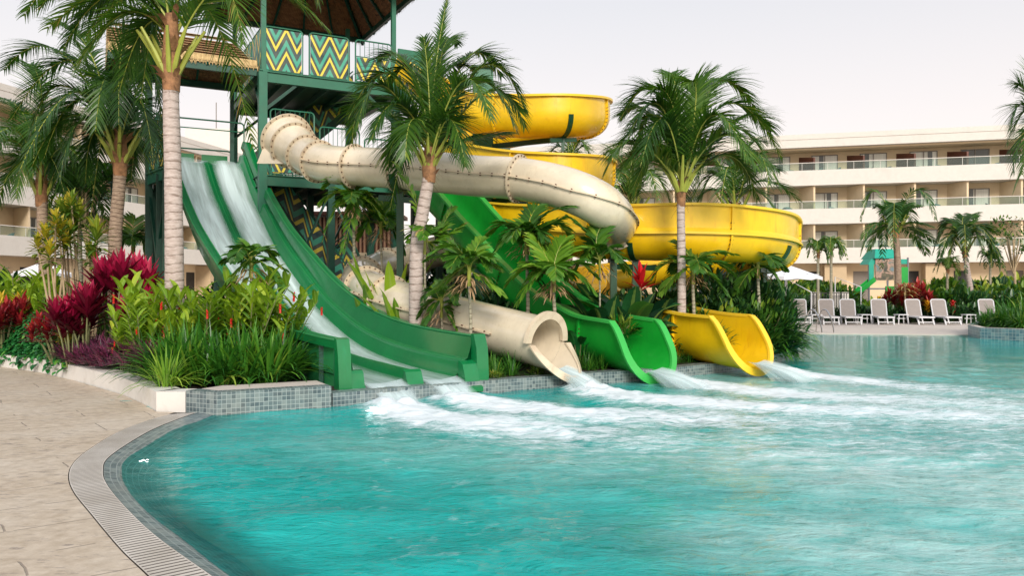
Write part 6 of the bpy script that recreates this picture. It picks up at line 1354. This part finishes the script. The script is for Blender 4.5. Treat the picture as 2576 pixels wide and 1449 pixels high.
# ================================================================ furniture and far things
M['lounge'] = pmat('grey_sling_fabric', (.27, .235, .215), .7, .08, 8); M['lframe'] = pmat('white_plastic_frame', (.66, .66, .68), .4, .05)
def lounger():
    root = thing('sun_lounger', 'x', 'sun lounger'); fm = MB(); Lx = 1.35; hw = .31
    for s in (-1, 1):
        fm.beam((s * hw, -Lx, .33), (s * hw, 0, .33), .05, .06)
        for y in (-Lx + .12, -.05):
            fm.beam((s * hw, y - .1, 0), (s * hw, y + .12, .32), .05, .05)
    fm.beam((-hw, -Lx, .33), (hw, -Lx, .33), .05, .06); fm.beam((-hw, -Lx + .1, .12), (hw, -Lx + .1, .12), .03, .04); fm.beam((-hw, 0, .33), (hw, 0, .33), .05, .05)
    fm.beam((-hw, -Lx * .5, .33), (hw, -Lx * .5, .33), .04, .04)
    fm.build('frame', M['lframe'], root, sharp=30)
    st = MB(); st.obox((-hw + .025, -Lx + .03, .335), V(2 * hw - .05, 0, 0), V(0, Lx - .05, 0), V(0, 0, .012)); st.build('seat', M['lounge'], root, sharp=0)
    e = R(68); d = V(0, math.cos(e), math.sin(e)); o = V(0, .02, .34); LB = .80; bk = MB()
    rim = []
    for k in range(7): a = R(90 * k / 6); rim.append((hw - .1 + .1 * math.cos(a) , LB - .1 + .1 * math.sin(a)))
    rim = [(hw, 0)] + rim + [(-x, y) for x, y in rim[::-1]] + [(-hw, 0)]
    bk.tube([o + V(x, 0, 0) + d * y for x, y in rim], .026, 6); br = bk.build('backrest', M['lframe'], root)
    sg = MB(); nb = V(0, -math.sin(e), math.cos(e)); q = [o + V(x * .97, 0, 0) + d * y * .985 for x, y in rim]; sg.add(q + [x + nb * .012 for x in q], [tuple(range(len(q))), tuple(range(2 * len(q) - 1, len(q) - 1, -1))] + [(k, (k + 1) % len(q), len(q) + (k + 1) % len(q), len(q) + k) for k in range(len(q))]); sg.build('sling', M['lounge'], br, sharp=0)
    lg = MB(); lg.beam(o + V(-hw * .8, .28, .35) , V(-hw * .8, .05, .05), .03, .03); lg.beam(o + V(hw * .8, .28, .35), V(hw * .8, .05, .05), .03, .03); lg.build('prop_legs', M['lframe'], root)
    return root
lo = lounger(); labs = ['white lounger behind the pool ladder, leftmost of the row', 'white lounger second from the left, in front of the fence panels', 'white lounger third from the left, just right of the ladder', 'white lounger fourth from the left, between two small side tables', 'white lounger fifth from the left, right of the thin plant stake', 'white lounger sixth from the left, before the orange flower', 'white lounger at the right half hidden by the raised fern bed']
for i, u in enumerate((2010, 2079, 2133, 2212, 2300, 2365, 2484)): place(lo, *at(u, 36.0, 0), R(-13 + (7 if i in (4, 5) else 0)), 1.0, labs[i], 'white sun loungers in a row on the far terrace')
sb = thing('side_table', 'x', 'side table'); mb = MB(); mb.obox((-.24, -.2, .40), V(.48, 0, 0), V(0, .4, 0), V(0, 0, .035)); mb.build('table_top', M['lframe'], sb, sharp=0)
for x in (-.2, .2):
    for y in (-.16, .16): mb = MB(); mb.beam((x * 1.15, y * 1.1, 0), (x, y, .40), .035, .035); mb.build('leg', M['lframe'], sb, sharp=0)
mb = MB(); mb.beam((-.2, 0, .25), (.2, 0, .25), .03, .03); mb.build('stretcher', M['lframe'], sb, sharp=0)
for i, (u, lb) in enumerate(((2050, 'small white side table between the two leftmost loungers'), (2174, 'small white side table right of the third lounger'), (2266, 'small white side table left of the fifth lounger'), (2436, 'small white side table beside the raised bed, rightmost'))): place(sb, *at(u, 35.6, 0), .1, 1.0, lb, 'white side tables between the loungers')
# pool ladder
M['chrome'] = pmat('stainless_steel', (.62, .60, .58), .22, .05, metallic=1)
ld = thing('pool_ladder', 'stainless steel pool ladder with two arched handrails at the far pool edge', 'ladder', (X(2045, 29), 29, 0))
for u0, u1, u2 in ((2020, 2040, 2068), (2052, 2076, 2098)):
    pts = []
    a, b = V(X(u0, 29.8), 29.8, 0), V(X(u2, 28.8), 28.8, -.1); 
    for k in range(25):
        t = k / 24; x = lerp(a.x, b.x, t) ; y = lerp(a.y, b.y, t); z = .86 * math.sin(math.pi * min(1, t * 1.0)) ** .62 - .1 * t; pts.append(V(x, y, z))
    mb = MB(); mb.tube(pts, .026, 8); mb.build('handrail', M['chrome'], ld)
# umbrellas
M['canvas'] = pmat('white_canvas', (.78, .77, .80), .8, .04)
def umbrella(label, u, Z, v_edge, r, h, cantil=False):
    root = thing('pool_umbrella', label, 'umbrella', at(u, Z, 0)); c = V(*at(u, Z, 0)); ze = P(u, v_edge, Z).z; mb = MB(); ap = c + V(0, 0, ze + h); n = 8; q = []
    for k in range(n): a = 2 * math.pi * (k + .5) / n; q.append(c + V(r * math.cos(a), r * math.sin(a), ze))
    for k in range(n): m_ = (q[k] + q[(k + 1) % n]) / 2; m_ = m_ * .98 + c * .02; m_.z = ze + .05; mid = (m_ + ap) / 2 - V(0, 0, .05); mb.add([ap, q[k], m_, q[(k + 1) % n], q[k] - V(0, 0, .14), m_ - V(0, 0, .13), q[(k + 1) % n] - V(0, 0, .14)], [(0, 1, 2), (0, 2, 3), (1, 4, 5, 2), (2, 5, 6, 3)])
    mb.build('canopy', M['canvas'], root, sharp=0)
    mb = MB(); mb.tube([c, c + V(0, 0, ze + h - .05)], .035, 8); pl = mb.build('pole', M['lframe'], root)
    mb = MB(); 
    for k in range(n): mb.beam(c + V(0, 0, ze + h * .3), c.lerp(q[k], .95) + V(0, 0, ze * .05 + .0) if False else V(lerp(c.x, q[k].x, .9), lerp(c.y, q[k].y, .9), ze + .1), .02, .03)
    mb.build('ribs', M['lframe'], root); return root
umbrella('white square umbrella between the yellow slide and the playground', 1978, 34.5, 697, 1.45, .55)
umbrella('white umbrella top at the left behind the yellow crotons, left one', 95, 34, 690, 1.0, .45); umbrella('white umbrella top at the left behind the yellow crotons, right one', 140, 35, 692, .7, .45)
# fence
fn = thing('pool_fence', 'black vertical-bar fence with pale panels behind the two leftmost loungers', 'fence', at(2080, 38.2, 0)); M['black'] = pmat('black_metal', (.02, .02, .022), .4, .1)
x0, x1 = X(2040, 38.2), X(2135, 38.2); mb = MB(); k = x0
while k < x1: mb.box((k, 38.2, .7), (.03, .03, 1.35)); k += .12
mb.box(((x0 + x1) / 2, 38.2, 1.36), (x1 - x0, .04, .04)); mb.box(((x0 + x1) / 2, 38.2, .12), (x1 - x0, .04, .04)); mb.build('bars', M['black'], fn, sharp=0)
for a, b in ((2040, 2062), (2085, 2112), (2116, 2134)): mb = MB(); mb.box(((X(a, 38.5) + X(b, 38.5)) / 2, 38.5, .7), (X(b, 38.5) - X(a, 38.5), .05, 1.4)); mb.build('pale_panel', M['white'], fn, sharp=0)
# stair handrails on the terrace
for (u0, v0, u1, v1, Z, lb) in ((1975, 700, 2040, 735, 36, 'thin white sloping handrail under the umbrella'), (2100, 697, 2165, 722, 40, 'thin white sloping handrail left of the green play slide')):
    r_ = thing('handrail', lb, 'handrail', at(u0, Z, 0)); mb = MB(); a, b = P(u0, v0, Z), P(u1, v1, Z); mb.tube([V(a.x, Z, 0), a, b, V(b.x, Z, 0)], .03, 6); mb.build('rail', M['lframe'], r_)
# playground
M['teal'] = pmat('teal_plastic', (.01, .35, .25), .4, .1); M['pgreen'] = pmat('green_plastic', (.012, .36, .05), .4, .1); M['grey'] = pmat('grey_metal', (.20, .20, .22), .5, .1); M['yplast'] = pmat('yellow_plastic', (.8, .45, .02), .4, .1)
pz = 50.0; pg = thing('playground_tower', 'green and teal playground tower with a slide in front of the hotel', 'playground', at(2230, pz, 0)); px_ = pz / F
def pp_(u, v, dz=0): return P(u, v, pz + dz)
for u in (2185, 2232, 2262, 2283):
    for dz in (0, 1.4): mb = MB(); a = pp_(u, 650, dz); mb.beam(V(a.x, a.y, 0), V(a.x, a.y, 3.5 if u > 2190 else 3.0), .09, .09); mb.build('post', M['grey'], pg, sharp=0)
a, b = pp_(2188, 648), pp_(2282, 648)
mb = MB(); zt = P(2230, 626, pz).z; ze = P(2230, 650, pz).z; xs_ = [X(2196, pz), X(2205, pz), X(2248, pz), X(2256, pz)]
mb.add([(xs_[0], pz - .2, ze), (xs_[1], pz + .2, zt), (xs_[2], pz + .2, zt), (xs_[3], pz - .2, ze), (xs_[0], pz + 1.8, ze), (xs_[1], pz + 1.2, zt), (xs_[2], pz + 1.2, zt), (xs_[3], pz + 1.8, ze)], [(0, 1, 2, 3), (4, 7, 6, 5), (0, 4, 5, 1), (3, 2, 6, 7), (1, 5, 6, 2)]); mb.build('roof', M['teal'], pg, sharp=0)
mb = MB(); mb.obox(V(X(2182, pz), pz, P(0, 665, pz).z), V(.55, 0, 0), V(0, 1.2, 0), V(.25, 0, .35)); mb.obox(V(X(2262, pz), pz, P(0, 664, pz).z), V(.5, 0, 0), V(0, 1.2, 0), V(0, 0, .3)); mb.build('side_roof', M['teal'], pg, sharp=0)
def mat_mural():
    m = NT('printed_playground_panel'); c = m.coord(); n = m.noise(m.mapping(c, (1, 1, 1), loc=(3, 1, 2)), 1.9, 3, .5, .6)
    m.set(Base_Color=m.ramp(n, [(.36, (.05, .05, .04)), (.46, (.14, .12, .07)), (.54, (.50, .30, .24)), (.62, (.20, .18, .13)), (.7, (.14, .22, .26))], 'LINEAR'), Roughness=.5); return m.mat
mb = MB(); mb.box(((X(2200, pz) + X(2246, pz)) / 2, pz - .06, (P(0, 705, pz).z + P(0, 652, pz).z) / 2), (X(2246, pz) - X(2200, pz), .06, P(0, 652, pz).z - P(0, 705, pz).z)); mb.build('printed_panel', mat_mural(), pg, sharp=0)
for u0, u1, v0, v1, mt in ((2184, 2196, 665, 706, 'teal'), (2250, 2262, 662, 712, 'pgreen'), (2264, 2282, 672, 720, 'pgreen'), (2226, 2270, 720, 742, 'pgreen'), (2240, 2272, 742, 752, 'teal'), (2206, 2214, 745, 765, 'yplast')):
    mb = MB(); mb.box(((X(u0, pz) + X(u1, pz)) / 2, pz - .03, (P(0, v0, pz).z + P(0, v1, pz).z) / 2), (X(u1, pz) - X(u0, pz), .1, P(0, v0, pz).z - P(0, v1, pz).z)); mb.build('play_panel', M[mt], pg, sharp=0)
mb = MB(); mb.box((X(2232, pz), pz + .7, 1.55), (X(2283, pz) - X(2185, pz), 1.4, .1)); mb.build('deck', M['grey'], pg, sharp=0)
a, b = P(2195, 706, pz), P(2122, 766, pz - 1.2); mb = MB(); mb.beam(a, b, .5, .05)
for s in (-.27, .27): mb.beam(a + V(0, s, .1), b + V(0, s, .1), .05, .28)
mb.build('play_slide', M['pgreen'], pg, sharp=0)
# slatted wooden hut seen under the slides
M['slat'] = pmat('pinkish_wood', (.40, .22, .13), .7, .2); M['orange'] = pmat('orange_lit_wood', (.62, .27, .05), .6, .15)  # orange light on the hut base is put into its colour
hut = thing('slatted_hut', 'wooden hut with vertical slats and orange base behind the double slide', 'hut', at(830, 30, 0)); mb = MB()
xa, xb = X(745, 30), X(985, 30); zt = P(0, 545, 30).z; zm = P(0, 640, 30).z; k = xa
while k < xb: mb.box((k, 30, (zt + zm) / 2), (.07, .06, zt - zm)); k += .15
mb.build('slats', M['slat'], hut, sharp=0); mb = MB(); mb.box(((xa + xb) / 2, 30.3, (zt + zm) / 2), (xb - xa, .05, zt - zm)); mb.build('back_wall', M['brownwood'], hut, sharp=0)
mb = MB(); mb.box(((xa + xb) / 2, 29.95, zm), (xb - xa, .3, .12)); mb.build('floor_beam', M['beige'], hut, sharp=0)
mb = MB(); mb.box(((xa + xb) / 2, 30.4, zm / 2), (xb - xa, .1, zm)); k = xa
while k < xb: mb.box((k, 30.2, zm / 2), (.16, .25, zm - .15)); k += 1.1
mb.build('base_wall', M['orange'], hut, sharp=0); mb = MB(); mb.box(((xa + xb) / 2, 31, zt + .1), (xb - xa + .6, 2.6, .14)); mb.build('roof', M['brownwood'], hut, sharp=0)
# glints of sunken pool lights, added as glowing flecks on the water
M['glint'] = bpy.data.materials.new('pool_glint'); M['glint'].use_nodes = True; nn = M['glint'].node_tree.nodes; nn['Principled BSDF'].inputs['Emission Color'].default_value = (.95, 1, 1, 1); nn['Principled BSDF'].inputs['Emission Strength'].default_value = 2.0
for u, v, r, lb in ((361, 1165, .028, 'small glowing flecks for a pool light glint in the ripples at the left shelf'), (2332, 842, .15, 'small glowing flecks for a pool light glint at the far edge'), (968, 1032, .13, 'glowing flecks for a pool light glint in the foam below the double slide')):
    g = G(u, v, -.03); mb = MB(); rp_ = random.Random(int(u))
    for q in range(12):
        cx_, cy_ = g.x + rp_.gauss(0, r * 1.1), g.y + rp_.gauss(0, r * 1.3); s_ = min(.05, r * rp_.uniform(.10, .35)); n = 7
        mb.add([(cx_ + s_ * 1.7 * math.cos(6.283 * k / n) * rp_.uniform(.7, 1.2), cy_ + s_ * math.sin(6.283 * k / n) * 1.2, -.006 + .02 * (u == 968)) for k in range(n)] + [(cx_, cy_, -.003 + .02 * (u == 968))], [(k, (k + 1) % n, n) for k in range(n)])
    mb.build('pool_light_glint', M['glint'], label=lb, cat='pool light')
# plant stake by the loungers, orange flower
stk = thing('plant_stake', 'thin bamboo stake with yellowing leaves in front of the dark red shrubs', 'plant', at(2276, 36.9, 0)); mb = MB(); c = V(*at(2276, 36.9, 0)); mb.tube([c, c + V(0, 0, 1.7)], .035, 6); mb.build('stem', M['stem_b'], stk); mb = MB()
for k in range(30): a = k * 2.4; mb.leaf(c + V(0, 0, 1.2 + .02 * k), V(math.cos(a), math.sin(a), .3), .7, .09, 1.8, 4, 'lance', .9, .2)
mb.build('leaves', M['adonidia'], stk, sharp=0)
for u, lb in ((2396, 'orange-red flower spike behind the sixth lounger'), (2332, 'small yellow flower stand between the fifth and sixth loungers')):
    c = V(*at(u, 36.8, 0)); r_ = thing('flower_plant', lb, 'flower', tuple(c)); mb = MB()
    for k in range(26): a = k * 2.4; mb.leaf(c + V(0, 0, .45 + .02 * k), V(math.cos(a), math.sin(a), .8), .22, .09, .5, 3, 'broad', .8, .1)
    mb.build('petals', M['flower'] if u > 2380 else M['yplast'], r_, sharp=0); mb = MB(); mb.tube([c, c + V(0, 0, .6)], .03, 6); mb.build('stem', M['stem'], r_)
print('DONE verts', sum(len(m.vertices) for m in bpy.data.meshes))
# ================================================================ labels of repeats: say which one
ORD = 'first second third fourth fifth sixth seventh eighth ninth tenth eleventh twelfth thirteenth fourteenth fifteenth sixteenth seventeenth eighteenth nineteenth twentieth'.split()
STEM = {
 'strap-leaf lilies along the planter front': 'dark strap-leaf lily clump behind the tiled planter wall',
 'red ginger plants beside the double slide': 'bright red-coned ginger beside the double slide',
 'red ginger plants left of the pale trunk': 'red-coned ginger between magenta leaves and pale trunk',
 'red ginger plants at the far left': 'red-coned ginger above the far-left vines',
 'dark shrubs under the slides': 'dense dark shrub beneath the slides',
 'lighter shrubs along the slides': 'lighter mixed shrub among the slides',
 'hedge plants behind the loungers': 'green hedge plant behind the loungers',
 'tall hedge plants before the hotel': 'taller hedge plant before the hotel ground floor',
 'low plants behind the loungers': 'low dark plant just behind the loungers',
 'broad upright leaves behind the double slide': 'upright broad-leaved plant behind the double slide wall',
 'elephant-ear plants between the green and yellow exits': 'dark elephant-ear plant near the scarlet plant',
 'grass tufts under the slide exits': 'low grass tuft by the tiled pool wall',
 'fern clumps at the island corner': 'dark arching fern drooping over the pool wall corner',
 'fern clumps in the right raised bed': 'dark fern in the raised mosaic bed',
 'purple rosettes behind the curb': 'purple-green spear-leaf rosette behind the white curb',
 'banana-like plants above the far hedge': 'leafy banana-like plant rising above the far hedge',
 'low broad-leaved plants around the cream tube': 'glossy low broad-leaved plant around the cream tube',
 'small ferns among the slide exits': 'small green fern clump among the slide exits',
 'shrubs behind the left flower bed': 'green shrub behind the left flower bed',
}
def cat_of(o): return o['group'] if 'group' in o else None
def uof(o): return CU + o.location.x / max(.1, o.location.y) * F
byg = {}
for o in bpy.data.objects:
    g = cat_of(o)
    if g and o.parent is None: byg.setdefault(g, []).append(o)
for g, l in byg.items():
    if g.startswith('chairs on the hotel'):
        fl = {}
        for o in l: fl.setdefault(o['label'], []).append(o)
        for lb, q in fl.items():
            lvl = [w_ for w_ in ('first', 'second', 'top') if (' ' + w_ + ' ') in lb][0]; sd = 'right-hand' if 'right of' in lb else 'left-hand'
            q.sort(key=uof)
            for i, o in enumerate(q): o['label'] = 'rounded teal chair on the %s balcony row of the %s wing, %s from left' % (lvl, sd, ORD[i] if i < 20 else str(i + 1) + 'th')
    elif g in STEM:
        l.sort(key=lambda o: o.location.y); n = len(l); rows = [l] if n < 8 else ([l[:n // 2], l[n // 2:]] if n < 24 else [l[:n // 3], l[n // 3:2 * n // 3], l[2 * n // 3:]])
        nm = [''] if len(rows) == 1 else (['front row', 'back row'] if len(rows) == 2 else ['front row', 'middle row', 'back row'])
        for r_, rn_ in zip(rows, nm):
            r_.sort(key=uof)
            for i, o in enumerate(r_): o['label'] = STEM[g] + ', ' + (rn_ + ', ' if rn_ else '') + (ORD[i] if i < 20 else 'twenty-first') + ' from left'
